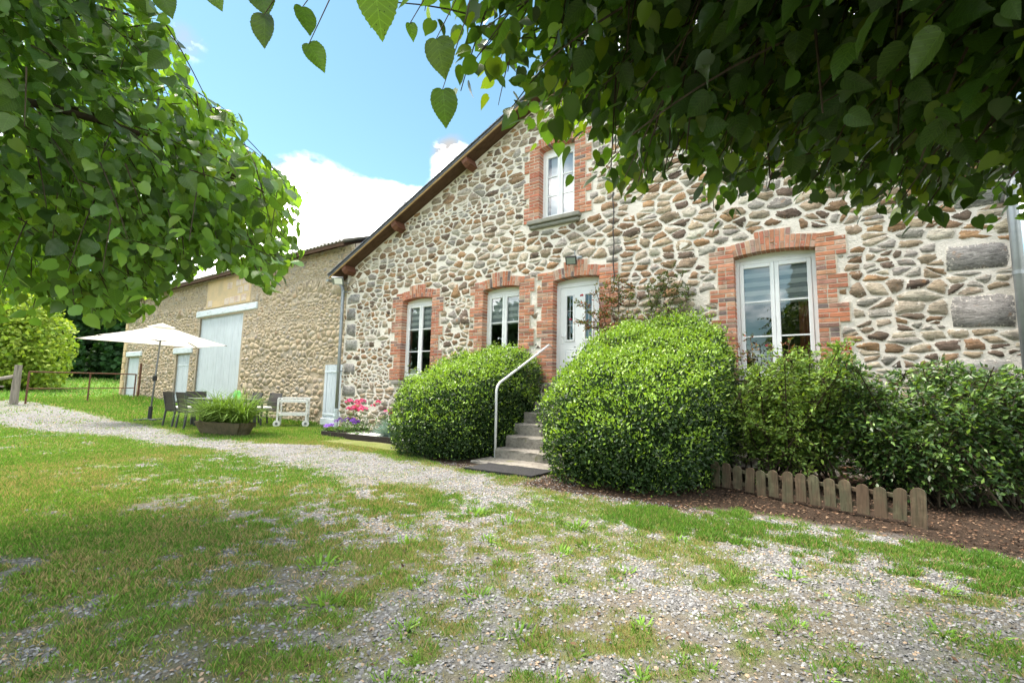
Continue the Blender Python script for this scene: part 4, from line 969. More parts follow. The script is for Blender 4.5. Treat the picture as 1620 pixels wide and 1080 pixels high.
# ------------------------------------------------------------------ loose shrubs, roses
def shrub(name, label, cat, stems, leaf_n, size, pal, seed, m='soft_leaf', stem_m='stem', group=None, droop=.25, width=.5, tpl=(OVAL_V, OVAL_F), upb=.35, low=.3):
    """stems: list of (base, top, r) ; leaves in sprays along side twigs"""
    r = np.random.default_rng(seed); b0 = np.mean([s[0] for s in stems], 0); root = thing(name, label, cat, (b0[0], b0[1], 0), group)
    S = MB(); P = []; AX = []
    for a, b, rad in stems:
        a, b = np.array(a, float), np.array(b, float); mid = (a + b) / 2 + r.normal(0, .06, 3); t = np.linspace(0, 1, 7)[:, None]
        C_ = a * (1 - t) ** 2 + 2 * mid * t * (1 - t) + b * t * t; S.tube(C_, np.linspace(rad, rad * .35, 7), 5, False)
        k = max(3, int(leaf_n / len(stems) / 9))
        for _ in range(k):
            tt = r.uniform(low, 1.0) ** .8; p0 = a * (1 - tt) ** 2 + 2 * mid * tt * (1 - tt) + b * tt * tt
            d_ = rdir(1, r)[0] * np.array([1, 1, .55]); d_[2] += upb; d_ /= np.linalg.norm(d_); L = r.uniform(.12, width) * (1.15 - .5 * tt)
            s_ = np.linspace(0, 1, 5)[:, None]; C2 = p0 + d_ * L * s_ - np.array([0, 0, droop]) * L * s_ ** 2; S.tube(C2, np.linspace(.004, .0015, 5), 3, False)
            for q in np.linspace(.25, 1, 9):
                P.append(p0 + d_ * L * q - np.array([0, 0, droop]) * L * q * q + r.normal(0, .012, 3)); AX.append(d_ + rdir(1, r)[0] * .9)
    P = np.array(P); AX = np.array(AX); ok = (P[:, 1] < -.04) & (P[:, 2] > .03); P, AX = P[ok], AX[ok]; n = len(P)
    nm = rdir(n, r) * .7 + np.array([0, -.15, .8]); V, Fs = scatter(tpl[0], tpl[1], P, AX, nm, size * r.uniform(.6, 1.2, n))
    pal = np.array(pal); col = pal[r.integers(0, len(pal), n)] * r.uniform(.6, 1.4, (n, 1)); col = np.clip(col, .006, .6)
    S.build('stems', stem_m, root); tag(mk('foliage', V, Fs, m, root, cols=np.repeat(col, len(tpl[0]), 0)), kind='stuff')
    return root
def st_fan(cx, cy, n, sx, sy, h0, h1, spread, seed, rad=.012):
    r = np.random.default_rng(seed); o = []
    for _ in range(n):
        a = (cx + r.normal(0, sx * .35), min(cy + r.normal(0, sy * .35), -.2), 0.0); h = r.uniform(h0, h1)
        o.append((a, (cx + r.uniform(-1, 1) * sx * spread, min(cy + r.uniform(-1, 1) * sy * spread, -.12), h), rad)); 
    return o
LG = [(.15, .25, .045), (.21, .31, .05), (.10, .18, .035), (.17, .27, .07)]; DG = [(.055, .115, .03), (.08, .16, .04), (.04, .085, .025), (.17, .28, .06)]
shrub('garden_shrub', 'loose pale green shrub below the large window behind the picket fence', 'shrub', st_fan(-.32, -1.2, 56, .62, .62, .75, 1.68, 1.0, 31), 34000, .056, LG, 41, width=.46, low=.16)
shrub('garden_shrub', 'dark glossy spreading shrub at the right below the stone wall', 'shrub', st_fan(.85, -1.15, 60, .78, .7, .7, 1.6, 1.0, 32), 38000, .062, DG, 42, m='hedge_leaf', width=.52, droop=.5, low=.16)
shrub('garden_shrub', 'sparse leafy shrub hanging at the far right edge by the grey pipe', 'shrub', st_fan(1.55, -1.1, 26, .4, .4, .7, 1.45, 1.0, 33), 13000, .062, DG, 43, m='hedge_leaf', width=.55, droop=.7)
RD = [(.13, .17, .045), (.30, .09, .05), (.24, .11, .06), (.09, .13, .03), (.16, .10, .04), (.07, .12, .035), (.12, .15, .05)]
shrub('rose_bush', 'reddish leaved climbing rose beside the front door', 'rose', [((-3.0, -.25, 1.8), (-3.35, -.35, 3.0), .012), ((-2.98, -.22, 1.8), (-2.95, -.25, 3.12), .012), ((-2.95, -.25, 1.8), (-3.15, -.3, 3.1), .010), ((-3.0, -.3, 1.9), (-3.6, -.55, 2.75), .009), ((-2.95, -.25, 1.8), (-2.72, -.25, 2.95), .009), ((-3.0, -.3, 1.9), (-3.55, -.5, 2.35), .008)], 2000, .054, RD, 51, stem_m='rose_stem', width=.26)
shrub('rose_bush', 'green leaved climbing rose on the wall above the dome hedge', 'rose', [((-2.35, -.22, 2.0), (-2.2, -.2, 3.12), .010), ((-2.3, -.22, 2.0), (-1.85, -.2, 3.08), .010), ((-2.3, -.2, 2.0), (-2.45, -.2, 2.95), .009), ((-2.2, -.2, 2.0), (-1.75, -.2, 2.8), .008), ((-2.2, -.2, 2.2), (-2.0, -.2, 3.22), .008)], 1500, .050, [(.07, .12, .035), (.10, .15, .045), (.12, .12, .05), (.05, .09, .03)], 52, stem_m='rose_stem', width=.26)
shrub('rose_bush', 'rose with red tinged leaves in front of the large window', 'rose', [((-.75, -.4, .3), (-.85, -.45, 1.95), .011), ((-.7, -.4, .3), (-.55, -.45, 1.82), .010), ((-.6, -.4, .3), (-.35, -.45, 1.86), .009), ((-.65, -.4, .3), (-1.0, -.4, 1.8), .009)], 420, .050, RD, 53, stem_m='rose_stem', width=.22, low=.6)
shrub('leafy_plant', 'wispy tall green plant in front of the left window', 'plant', [((-7.62 + .14 * math.sin(k * 2.1), -.55 + .08 * math.cos(k * 3), 0), (-7.72 + .32 * math.sin(k * 1.7), -.5, 1.35 + .28 * ((k * 37) % 10) / 10), .006) for k in range(12)], 1500, .036, [(.16, .24, .05), (.12, .2, .04), (.2, .27, .08)], 54, width=.14, low=.25)
# rose blooms
def bloom(c, rad, col, name, label, cat, group=None, n=26, seed=0):
    r = np.random.default_rng(seed); d = rdir(n, r); d[:, 2] = np.abs(d[:, 2]) * .8; P = np.array(c) + d * rad * r.uniform(.1, .45, (n, 1))
    PV = np.array([(-.35, 0, 0), (.35, 0, 0), (.5, .6, .12), (0, .85, .2), (-.5, .6, .12)], float); PF = np.array([(0, 1, 2), (0, 2, 3), (0, 3, 4)])
    V, Fs = scatter(PV, PF, P, d + np.array([0, 0, .4]), rdir(n, r) + d * .6, rad * r.uniform(.6, 1.0, n)); cc = np.array(col) * r.uniform(.7, 1.2, (n, 1))
    return tag(mk(name, V, Fs, 'petal', cols=np.repeat(np.clip(cc, 0, .9), 5, 0)), label, cat, group)
bloom((-3.62, -.35, 2.86), .040, (.50, .03, .04), 'rose_flower', 'small red rose bloom against the white front door', 'flower', seed=1)
bloom((.30, -.5, 1.72), .045, (.42, .012, .03), 'rose_flower', 'dark red rose bloom right of the large window', 'flower', seed=2)
bloom((-.62, -.5, 1.80), .035, (.45, .05, .12), 'rose_flower', 'faded pink rose bloom in front of the large window', 'flower', seed=3)
bloom((-3.72, -.6, 2.38), .035, (.42, .07, .13), 'rose_flower', 'pink rose bloom drooping low across the front door', 'flower', seed=4)

# ================================================================== PICKET FENCE
fe = thing('picket_fence', 'low weathered wooden picket fence in front of the shrubs', 'fence', (-.2, -2.35, 0))
A0, A1 = np.array([-1.10, -2.05]), np.array([.665, -2.70]); dv = (A1 - A0) / np.linalg.norm(A1 - A0); nv = np.array([dv[1], -dv[0]]); LF = np.linalg.norm(A1 - A0)
def picket(s, w, z0, z1, off, seed):
    r = np.random.default_rng(seed); b_ = MB(); K = 7; t = .016; tilt = r.normal(0, .03)
    out = [(-w / 2, z0), (w / 2, z0)] + [(w / 2 * math.cos(a), z1 - w * .42 + w * .42 * math.sin(a)) for a in np.linspace(0, math.pi, K)]
    P = []
    for o_ in (off, off + t):
        for x, z in out:
            q = A0 + dv * (s + x + tilt * z) + nv * o_; P.append((q[0], q[1], z))
    n = len(out); b_.add(P, [tuple(range(n))[::-1], tuple(range(n, 2 * n))] + [(i, (i + 1) % n, n + (i + 1) % n, n + i) for i in range(n)]); b_.build('picket', 'fence_wood', fe)
for i in range(15):
    s = .02 + i * (LF - .05) / 14; post = i in (6, 14)
    picket(s, .096 if not post else .104, -.02 if post else .03 + rng.normal(0, .006), (.30 if not post else .32) + rng.normal(0, .010), .0, i)
for z in (.10, .235):
    a = A0 - dv * .05 + nv * (-.02); b = A1 + dv * .02 + nv * (-.02); b_ = MB(); b_.bar((a[0], a[1], z), (b[0], b[1], z), .025, .035); b_.build('fence_rail', 'fence_wood', fe)

# ================================================================== FLOWER BED
bed = thing('flower_bed', 'raised flower bed with dark timber edging and white gravel', 'flower bed', (-8.2, -.9, 0))
ex = [(-9.42, -.35), (-9.36, -1.66), (-6.95, -1.58)]
for a, b in ((ex[0], ex[1]), (ex[1], ex[2])):
    b_ = MB(); b_.bar((a[0], a[1], .05), (b[0], b[1], .05), .045, .13); b_.build('edging_board', 'bed_edge', bed)
b_ = MB(); b_.box(-9.33, -6.9, -1.54, -.05, -.05, .06); b_.build('soil', 'bed_edge', bed)
n = 3200; P = np.stack([rng.uniform(-8.9, -6.95, n), rng.uniform(-1.52, -.9, n), np.full(n, .062)], 1); P[:, 2] += .01 * rng.random(n)
PEB_V = np.array([(1, 0, 0), (.3, .9, .1), (-.8, .5, 0), (-.7, -.6, .1), (.4, -.9, 0), (.1, .1, .65), (-.1, -.1, -.5)], float); PEB_F = np.array([(0, 1, 5), (1, 2, 5), (2, 3, 5), (3, 4, 5), (4, 0, 5)])
V, Fs = scatter(PEB_V, PEB_F, P, rdir(n) * np.array([1, 1, .1]), np.tile([0, 0, 1.], (n, 1)), rng.uniform(.016, .03, n)); tag(mk('white_gravel', V, Fs, 'pebble', bed, cols=np.repeat(np.tile([.76, .75, .72], (n, 1)) * rng.uniform(.85, 1.1, (n, 1)), 7, 0)), kind='stuff')
BL_V = np.array([(-.5, 0, 0), (.5, 0, 0), (-.42, .4, .02), (.42, .4, .02), (-.25, .75, -.04), (.25, .75, -.04), (0, 1, -.16)], float); BL_F = np.array([(0, 1, 3), (0, 3, 2), (2, 3, 5), (2, 5, 4), (4, 5, 6)])
def blades(n, c, rad, ln, wd, up, seed, bend=1.0):
    """grass-like tuft: arching blades from a crown"""
    r = np.random.default_rng(seed); th = r.uniform(0, 2 * np.pi, n); el = np.arccos(r.uniform(0, 1, n)) * (1 - up); d = np.stack([np.cos(th) * np.sin(el), np.sin(th) * np.sin(el), np.cos(el)], 1)
    P = np.array(c) + np.stack([np.cos(th), np.sin(th), 0 * th], 1) * rad * r.random((n, 1)); L = ln * r.uniform(.65, 1.1, n)
    nm = np.array([0, 0, 1.]) + rdir(n, r) * .2 - d * .0; T = BL_V.copy(); T[:, 2] *= bend * 2.2
    return scatter(T, BL_F, P, d + 1e-3, nm, np.stack([np.full(n, wd), L, L], 1)), n
fg = thing('blue_fescue', 'round blue grey ornamental grass clump in the white gravel bed', 'plant', (-7.72, -1.15, .06))
(V, Fs), n = blades(2600, (-7.62, -1.15, .06), .10, .46, .006, .12, 61, .5)
mk('blades', V, Fs, 'grass', fg, cols=np.repeat(np.array([.20, .30, .31]) * np.random.default_rng(5).uniform(.6, 1.35, (n, 1)), 7, 0))
def flower_clump(name, label, c, sx, h, nleaf, nfl, colr, seed, cat='plant', fr=.032):
    r = np.random.default_rng(seed); root = thing(name, label, cat, (c[0], c[1], .05))
    P = np.array(c) + r.normal(0, 1, (nleaf, 3)) * np.array([sx, sx * .7, 0]); P[:, 2] = .06 + h * r.random(nleaf) ** .9 * np.exp(-(((P[:, 0] - c[0]) / sx) ** 2) * .3); P[:, 1] = np.minimum(P[:, 1], -.1)
    V, Fs = scatter(OVAL_V, OVAL_F, P, rdir(nleaf, r) + np.array([0, 0, .5]), rdir(nleaf, r) * .6 + np.array([0, -.2, .8]), .06 * r.uniform(.6, 1.2, nleaf)); cc = np.array([.06, .12, .03]) * r.uniform(.6, 1.7, (nleaf, 1)); tag(mk('foliage', V, Fs, 'soft_leaf', root, cols=np.repeat(cc, 5, 0)), kind='stuff')
    PV = np.array([(-.3, 0, 0), (.3, 0, 0), (.5, .7, .1), (0, 1, .15), (-.5, .7, .1)], float); PF = np.array([(0, 1, 2), (0, 2, 3), (0, 3, 4)])
    for k in range(nfl):
        q = np.array([c[0] + r.normal(0, sx * .9), min(c[1] + r.normal(0, sx * .6), -.12), .08 + h * r.uniform(.75, 1.12)]); mI = 16; d = rdir(mI, r); d[:, 2] = np.abs(d[:, 2]); V, Fs = scatter(PV, PF, q + d * fr * .8, d + 1e-3, rdir(mI, r) + d, np.full(mI, fr)); cc = np.array(colr[k % len(colr)]) * r.uniform(.75, 1.2, (mI, 1))
        mk('flower_head', V, Fs, 'petal', root, cols=np.repeat(np.clip(cc, 0, .85), 5, 0))
    return root
PK = [(.72, .12, .30), (.78, .20, .36), (.68, .09, .20)]; PU = [(.22, .10, .45), (.28, .14, .50), (.15, .06, .32)]
flower_clump('pink_geranium', 'tall pink geraniums blooming by the blue shed door', (-9.05, -.95, 0), .24, .62, 420, 26, PK, 71, fr=.042)
flower_clump('purple_petunia', 'low purple petunias at the front of the flower bed', (-8.85, -1.25, 0), .24, .28, 380, 16, PU, 72, fr=.034)
flower_clump('purple_petunia', 'violet flowers spilling over the left corner of the bed', (-9.38, -1.5, 0), .14, .14, 180, 8, [(.38, .22, .68)], 73, fr=.032)
flower_clump('green_perennial', 'dark green leafy perennial between pink flowers and blue grass', (-8.35, -.65, 0), .2, .45, 520, 3, PK, 74)
flower_clump('pink_geranium', 'pink and red geraniums behind the blue grass beside the hedge', (-7.45, -.55, 0), .28, .66, 420, 16, PK + [(.62, .06, .06)], 75, fr=.042)
flower_clump('lavender', 'pale lilac flowers between blue grass and hedge', (-7.12, -.95, 0), .13, .46, 260, 14, [(.55, .52, .68), (.62, .60, .72)], 76, fr=.034)
flower_clump('box_plant', 'bright green low plant tucked against the left hedge', (-7.0, -1.3, 0), .14, .34, 600, 0, PK, 77)
# ================================================================== TERRACE FURNITURE
def make_chair():
    t = thing('garden_chair', 'x', 'chair', (0, 0, 0), 'dark rattan chairs round the garden table')
    s = MB(); s.bbox(-.26, .26, -.25, .25, .40, .445, .012); s.local('seat', 'rattan', t)
    b = MB(); P = []
    for z, y in ((.44, -.235), (.60, -.25), (.76, -.285), (.90, -.335)):
        for x in (-.24, .24): P += [(x, y, z), (x, y - .022, z)]
    Fs = []
    for k in range(3):
        o = 4 * k; Fs += [(o, o + 2, o + 6, o + 4), (o + 1, o + 5, o + 7, o + 3), (o, o + 4, o + 5, o + 1), (o + 2, o + 3, o + 7, o + 6)]
    Fs += [(0, 1, 3, 2), (12, 14, 15, 13)]; b.add(P, Fs); b.local('backrest', 'rattan', t)
    for x in (-.25, .25):
        l = MB(); l.bar((x, .235, 0), (x, .225, .62), .036, .036, (0, 1, 0)); l.local('leg', 'dark_metal', t)
        l = MB(); l.bar((x, -.285, 0), (x, -.235, .44), .036, .036, (0, 1, 0)); l.bar((x, -.235, .44), (x, -.335, .9), .032, .032, (0, 1, 0)); l.local('leg', 'dark_metal', t)
        a = MB(); a.bbox(x - .025, x + .025, -.275, .25, .622, .648, .006); a.local('armrest', 'dark_metal', t)
    return t
ch = make_chair()
TX, TY = -13.35, -1.95
spots = [(-13.95, -2.72, 0.05, 'dark rattan garden chair at the far left of the table, second from the front'), (-13.02, -2.78, -.04, 'dark rattan garden chair nearest the parasol pole, front left of the table'), (-14.75, -1.95, -math.pi / 2, 'dark rattan garden chair at the far head of the table'),
         (-13.9, -1.12, math.pi, 'dark rattan garden chair behind the table nearest the big barn door'), (-12.95, -1.08, math.pi + .08, 'dark rattan garden chair behind the planter, its back above the lily leaves')]
for i, (x, y, a, lab) in enumerate(spots):
    o = ch if i == 0 else copy_tree(ch); o.location = (x, y, float(gz(x, y))); o.rotation_euler = (0, 0, a); o['label'] = lab
tb = thing('garden_table', 'long dark garden table under the cream parasol', 'table', (TX, TY, 0))
b_ = MB(); b_.bbox(TX - .95, TX + .95, TY - .5, TY + .5, .71, .74, .008); b_.build('table_top', 'table_top', tb)
b_ = MB(); b_.box(TX - .86, TX + .86, TY - .42, TY + .42, .65, .709); b_.build('apron', 'dark_metal', tb)
for sx in (-1, 1):
    for sy in (-1, 1):
        b_ = MB(); b_.box(TX + sx * .84 - .03, TX + sx * .84 + .03, TY + sy * .4 - .03, TY + sy * .4 + .03, 0, .65); b_.build('leg', 'dark_metal', tb)
# green jug on the table
j = MB(); pr = [(.0, .74), (.075, .741), (.095, .79), (.10, .85), (.08, .91), (.06, .94), (.07, .96)]; n = 16
V = [(TX + .45 + r_ * math.cos(2 * math.pi * k / n), TY + .1 + r_ * math.sin(2 * math.pi * k / n), z) for r_, z in pr for k in range(n)]; j.add(V, [(a * n + k, a * n + (k + 1) % n, (a + 1) * n + (k + 1) % n, (a + 1) * n + k) for a in range(len(pr) - 1) for k in range(n)])
j.tube([(TX + .52, TY + .06, .92), (TX + .58, TY + .03, .90), (TX + .58, TY + .03, .83), (TX + .53, TY + .05, .79)], .01, 6); tag(j.build('green_jug', 'green_plastic', smooth=True), 'round bright green jug standing on the garden table', 'jug')
for i, (x, y, a) in enumerate(((-13.5, -2.55, .1), (-12.75, -1.45, 0))):
    c_ = MB(); c_.bbox(x - .2, x + .2, y - .18, y + .18, .452, .53, .03)
    if i == 0: c_.V = [(v[0] - .42, v[1] - .18, v[2]) for v in c_.V]; lab = 'white seat cushion on the far left garden chair'
    else: c_.V = [(v[0] - .2, v[1] + .32, v[2]) for v in c_.V]; lab = 'white seat cushion on the chair behind the planter'
    tag(c_.build('cushion', 'cushion'), lab, 'cushion')
# parasol
PX, PY = -16.62, -2.5; pb = float(gz(PX, PY))
um = thing('parasol', 'open cream rectangular parasol on a grey crank pole', 'parasol', (PX, PY, pb))
b_ = MB(); b_.tube([(PX, PY, pb + .06), (PX + .05, PY + .01, pb + 1.0), (PX + .16, PY + .03, 2.86)], .024, 10); b_.build('pole', 'pole_grey', um, smooth=True)
b_ = MB(); b_.cyl((PX, PY), .055, pb + .05, pb + .42, 12); b_.build('pole_socket', 'black_plastic', um)
b_ = MB(); b_.bbox(PX - .38, PX + .38, PY - .05, PY + .05, pb, pb + .06, .012); b_.bbox(PX - .05, PX + .05, PY - .38, PY - .052, pb, pb + .058, .012); b_.bbox(PX - .05, PX + .05, PY + .052, PY + .38, pb, pb + .058, .012); b_.build('base', 'dark_metal', um)
b_ = MB(); b_.bbox(PX + .03, PX + .12, PY - .05, PY + .05, pb + 1.18, pb + 1.33, .01); b_.tube([(PX + .1, PY - .03, pb + 1.25), (PX + .14, PY - .12, pb + 1.25), (PX + .14, PY - .13, pb + 1.15)], .009, 6); b_.build('crank', 'black_plastic', um)
HX, HY, RZ = 1.02, 1.56, 2.33; top = np.array([PX + .16, PY + .03, 2.86])
corner = [np.array([PX + .10 + sx * HX, PY - .10 + sy * HY, RZ]) for sx, sy in ((1, -1), (1, 1), (-1, 1), (-1, -1))]
b_ = MB(); NS = 8
for k in range(4):
    A_, B_ = corner[k], corner[(k + 1) % 4]; grid = []
    for i in range(NS + 1):
        row = []
        for jx in range(NS + 1):
            e = A_ + (B_ - A_) * jx / NS; q = top + (e - top) * i / NS; s_ = math.sin(math.pi * jx / NS) * (i / NS) ** 1.4
            q = q + np.array([0, 0, -.02 * math.sin(math.pi * i / NS)]) + (np.array([PX + .1, PY - .1, RZ]) - e) * s_ * .05; row.append(q)
        grid.append(row)
    b_.add([q for row in grid for q in row], [(i * (NS + 1) + jx, i * (NS + 1) + jx + 1, (i + 1) * (NS + 1) + jx + 1, (i + 1) * (NS + 1) + jx) for i in range(NS) for jx in range(NS)])
can = b_.build('canopy', 'canvas', um, smooth=True)
b_ = MB()
for k in range(4):
    A_, B_ = corner[k], corner[(k + 1) % 4]; c0 = top + np.array([0, 0, .06])
    a, b = top + (A_ - top) * .2 + np.array([0, 0, .035]), top + (B_ - top) * .2 + np.array([0, 0, .035]); b_.add([c0, a, b], [(0, 1, 2)])
b_.build('vent_cap', 'canvas', can)
for k in range(4):
    b_ = MB(); b_.bar(top - np.array([0, 0, .05]), corner[k] - np.array([0, 0, .015]), .016, .022); b_.build('rib', 'dark_metal', um)
    b_ = MB(); b_.bar((PX + .13, PY + .025, 2.36), top + (corner[k] - top) * .5 - np.array([0, 0, .03]), .012, .016); b_.build('strut', 'dark_metal', um)
# trough with lilies
c0 = np.array([-11.05, -2.93]); dx = _n(np.array([.86, .20])); dy = np.array([-dx[1], dx[0]]); tr = thing('planter_trough', 'low weathered stone trough planter on the lawn', 'planter', (c0[0], c0[1], 0))
def tp(u, v, z): q = c0 + dx * u + dy * v; return (q[0], q[1], z)
b_ = MB(); outer0 = [(-.58, -.16), (.58, -.16), (.58, .16), (-.58, .16)]; outer1 = [(-.72, -.24), (.72, -.24), (.72, .24), (-.72, .24)]; inner1 = [(-.65, -.19), (.65, -.19), (.65, .19), (-.65, .19)]
def ringpts(base, z, n=7, wob=.012, seed=0):
    r = np.random.default_rng(seed); o = []
    for k in range(4):
        a, b = np.array(base[k]), np.array(base[(k + 1) % 4])
        for i in range(n): q = a + (b - a) * i / n; q = q * (1 - .05 * (abs(abs(q[0]) - .6) < .15) * (abs(q[1]) > .12)); o.append(tp(q[0] + r.normal(0, wob), q[1] + r.normal(0, wob), z + r.normal(0, wob * .5)))
    return o
R = [ringpts(outer0, .0, seed=1), ringpts([tuple((np.array(a) + np.array(b)) / 2) for a, b in zip(outer0, outer1)], .14, seed=2), ringpts(outer1, .28, seed=3), ringpts(inner1, .285, seed=4), ringpts(inner1, .22, seed=5)]
n = 28; b_.add([p for r_ in R for p in r_], [(a * n + k, a * n + (k + 1) % n, (a + 1) * n + (k + 1) % n, (a + 1) * n + k) for a in range(4) for k in range(n)] + [tuple(4 * n + k for k in range(n))]); b_.build('basin', 'trough', tr)
dl = thing('daylily', 'bushy daylily with long arching leaves growing in the trough', 'plant', (c0[0], c0[1], .22))
VV, FF, off = [], [], 0; nn = 0
for k in range(13):
    u = -.55 + 1.1 * k / 12; q = tp(u, .0, .2); (V, Fs), n = blades(95, q, .07, .92, .022, .36, 80 + k, 1.3); VV.append(V); FF.append(Fs + off); off += len(V); nn += n
mk('leaves', np.concatenate(VV), np.concatenate(FF), 'grass', dl, cols=np.repeat(np.array([.13, .22, .04]) * np.random.default_rng(6).uniform(.5, 1.5, (nn, 1)), 7, 0))
# serving trolley
ty = thing('serving_trolley', 'white plastic two tier serving trolley by the barn wall', 'trolley', (-12.28, -.62, 0)); c0 = np.array([-12.30, -.60]); dx = _n(np.array([.62, .78])); dy = np.array([dx[1], -dx[0]])
# local axes: u along length, v towards the viewer's left
def tq(u, v, z): q = c0 + dx * u + dy * v; return (q[0], q[1], z)
def tbox(u0, u1, v0, v1, z0, z1):
    m_ = MB(); m_.obox(tq((u0 + u1) / 2, (v0 + v1) / 2, (z0 + z1) / 2), ((dx[0], dx[1], 0), (dy[0], dy[1], 0), (0, 0, 1)), ((u1 - u0) / 2, (v1 - v0) / 2, (z1 - z0) / 2)); return m_
for su in (-1, 1):
    for sv in (-1, 1): tbox(su * .36 - .022, su * .36 + .022, sv * .26 - .03, sv * .26 + .03, .0 if sv < 0 else .02, .76).build('leg', 'white_plastic', ty)
for z in (.30, .66):
    t_ = MB()
    for a in ((-.34, .34, -.25, .25, z, z + .02), (-.34, .34, -.26, -.235, z, z + .075), (-.34, .34, .235, .26, z, z + .075), (-.36, -.338, -.23, .23, z + .001, z + .07), (.338, .36, -.23, .23, z + .001, z + .07)): m_ = tbox(*a); t_.add(m_.V, m_.F)
    t_.build('tray', 'white_plastic', ty)
t_ = MB()
for sv in (-1, 1): m_ = tbox(-.37, .44, sv * .26 - .012, sv * .26 + .012, .765, .79); t_.add(m_.V, m_.F)
m_ = tbox(.42, .44, -.245, .245, .766, .789); t_.add(m_.V, m_.F); t_.build('handle_rail', 'white_plastic', ty)
for u in (-.36, .36):
    w_ = MB(); a = np.array(tq(u, .30, .09)); b = np.array(tq(u, .335, .09)); w_.tube([a, b], .09, 18); W_ = w_.build('wheel', 'white_plastic', ty)
    w_ = MB(); a = np.array(tq(u, .33, .09)); b = np.array(tq(u, .345, .09)); w_.tube([a, b], .035, 12); w_.build('hub', 'pole_grey', W_)

# ================================================================== GATE
GA, GB = np.array([-23.75, -4.0]), np.array([-25.45, -.15]); ga, gb = float(gz(*GA)), float(gz(*GB))
gt = thing('metal_gate', 'rusty tubular field gate closing the yard beside the barn', 'gate', ((GA[0] + GB[0]) / 2, (GA[1] + GB[1]) / 2, ga))
def gp(t, z): q = GA + (GB - GA) * t; return (q[0], q[1], z)
for nm, t0, z0, t1, z1, r_ in (('rail', .03, 1.44, .97, 1.50, .026), ('rail', .03, .83, .97, .90, .02), ('rail', .03, .27, .97, .36, .024), ('upright', .03, .25, .03, 1.46, .03), ('upright', .52, .28, .52, 1.47, .028), ('upright', .97, .33, .97, 1.52, .03), ('upright', .76, .31, .76, 1.49, .004)):
    b_ = MB(); b_.tube([gp(t0, z0), gp(t1, z1)], r_, 8); b_.build(nm, 'rust', gt)
b_ = MB(); b_.tube([gp(1.015, .2), gp(1.015, 2.0)], .045, 8); tag(b_.build('gate_post', 'rust'), 'rusty iron gate post standing against the barn wall', 'post')
q = GA - _n(GB - GA) * .22; b_ = MB(); b_.tube([(q[0], q[1], ga - .1), (q[0] + .02, q[1], ga + .8), (q[0] + .04, q[1], 1.66)], [.12, .11, .10], 9); tag(b_.build('timber_post', 'grey_wood'), 'weathered round timber post at the left end of the gate', 'post')
b_ = MB(); b_.tube([(q[0] + .3, q[1] - 1.6, ga + .55), (q[0] + .02, q[1] - .1, 1.25)], .06, 8); b_.tube([(q[0] + .5, q[1] - 2.4, ga + .0), (q[0] + .5, q[1] - 2.4, 1.2)], .07, 8); b_.tube([(q[0] + .1, q[1] - .3, .9), (q[0] + .6, q[1] - 4.0, .85)], .03, 6); tag(b_.build('rail_fence', 'grey_wood'), 'old slanting timber rail fence left of the gate', 'fence')

# ================================================================== BACKGROUND TREES
QV = np.array([(-.5, 0, 0), (.5, 0, 0), (.42, .6, .1), (0, 1, 0), (-.42, .6, .1)], float); QF = np.array([(0, 1, 2), (0, 2, 3), (0, 3, 4)])
def far_tree(name, label, cx, cy, rx, ry, h, zlow, n, size, pal, seed, lobes=14, drop=.0, group='trees beyond the gate', cone=False):
    r = np.random.default_rng(seed); zb = float(gz(cx, cy)); root = thing(name, label, 'tree', (cx, cy, zb), group)
    b_ = MB(); b_.tube([(cx, cy, zb - .2), (cx + .1, cy, zb + h * .4), (cx, cy, zb + h * .85)], [.04 * h, .025 * h, .008 * h], 8); b_.build('trunk', 'bark', root)
    if cone:
        z = r.random(n) ** 1.3; rad = (1 - z) * (.55 + .45 * np.abs(np.sin(z * 22))) * np.sqrt(r.uniform(.15, 1, n)); th = r.uniform(0, 6.283, n)
        P = np.stack([cx + rx * rad * np.cos(th), cy + ry * rad * np.sin(th), zb + zlow + (h - zlow) * z - drop * rad], 1); G = np.stack([np.cos(th), np.sin(th), .1 + 0 * th], 1)
    else:
        lc = rdir(lobes, r) * r.uniform(.25, .72, (lobes, 1)); lr = r.uniform(.30, .5, lobes); k = r.integers(0, lobes, n); d = rdir(n, r); q = lc[k] + d * (lr[k] * r.uniform(.72, 1.05, n))[:, None]
        P = np.stack([cx + q[:, 0] * rx, cy + q[:, 1] * ry, zb + zlow + (h - zlow) * (q[:, 2] * .52 + .5) - drop], 1); G = d
    ok = P[:, 2] > zb + .05; P, G = P[ok], G[ok]; n = len(P)
    V, Fs = scatter(QV, QF, P, rdir(n, r) + np.array([0, 0, -.3 if cone else .2]) + G * .6, G + rdir(n, r) * .6 + np.array([0, 0, .3]), size * r.uniform(.6, 1.3, n)); pal = np.array(pal); col = pal[r.integers(0, len(pal), n)] * r.uniform(.6, 1.35, (n, 1))
    tag(mk('crown', V, Fs, 'soft_leaf', root, cols=np.repeat(np.clip(col, .004, .6), 5, 0)), kind='stuff')
DK = [(.030, .085, .022), (.04, .11, .028), (.022, .06, .018)]; YG = [(.26, .36, .04), (.20, .31, .04), (.33, .41, .07)]
far_tree('laurel_tree', 'dark green dense tree beyond the gate, tallest next to the barn', -49, 6.0, 4.2, 4.0, 9.5, -3.5, 24000, .32, DK, 91)
far_tree('laurel_tree', 'dark green dense tree beyond the gate, left of the tallest one', -50, .5, 4.5, 4.0, 8.2, -3.5, 24000, .32, DK, 92)
far_tree('laurel_tree', 'dark green dense tree behind the yellow green tree', -52, -6.0, 4.5, 4.5, 8.8, -3.5, 20000, .32, DK, 93)
far_tree('laurel_tree', 'broad dark tree filling the gap behind the two beyond the gate', -57, 3.4, 6.5, 6.5, 9.5, -5.0, 20000, .4, DK, 98)
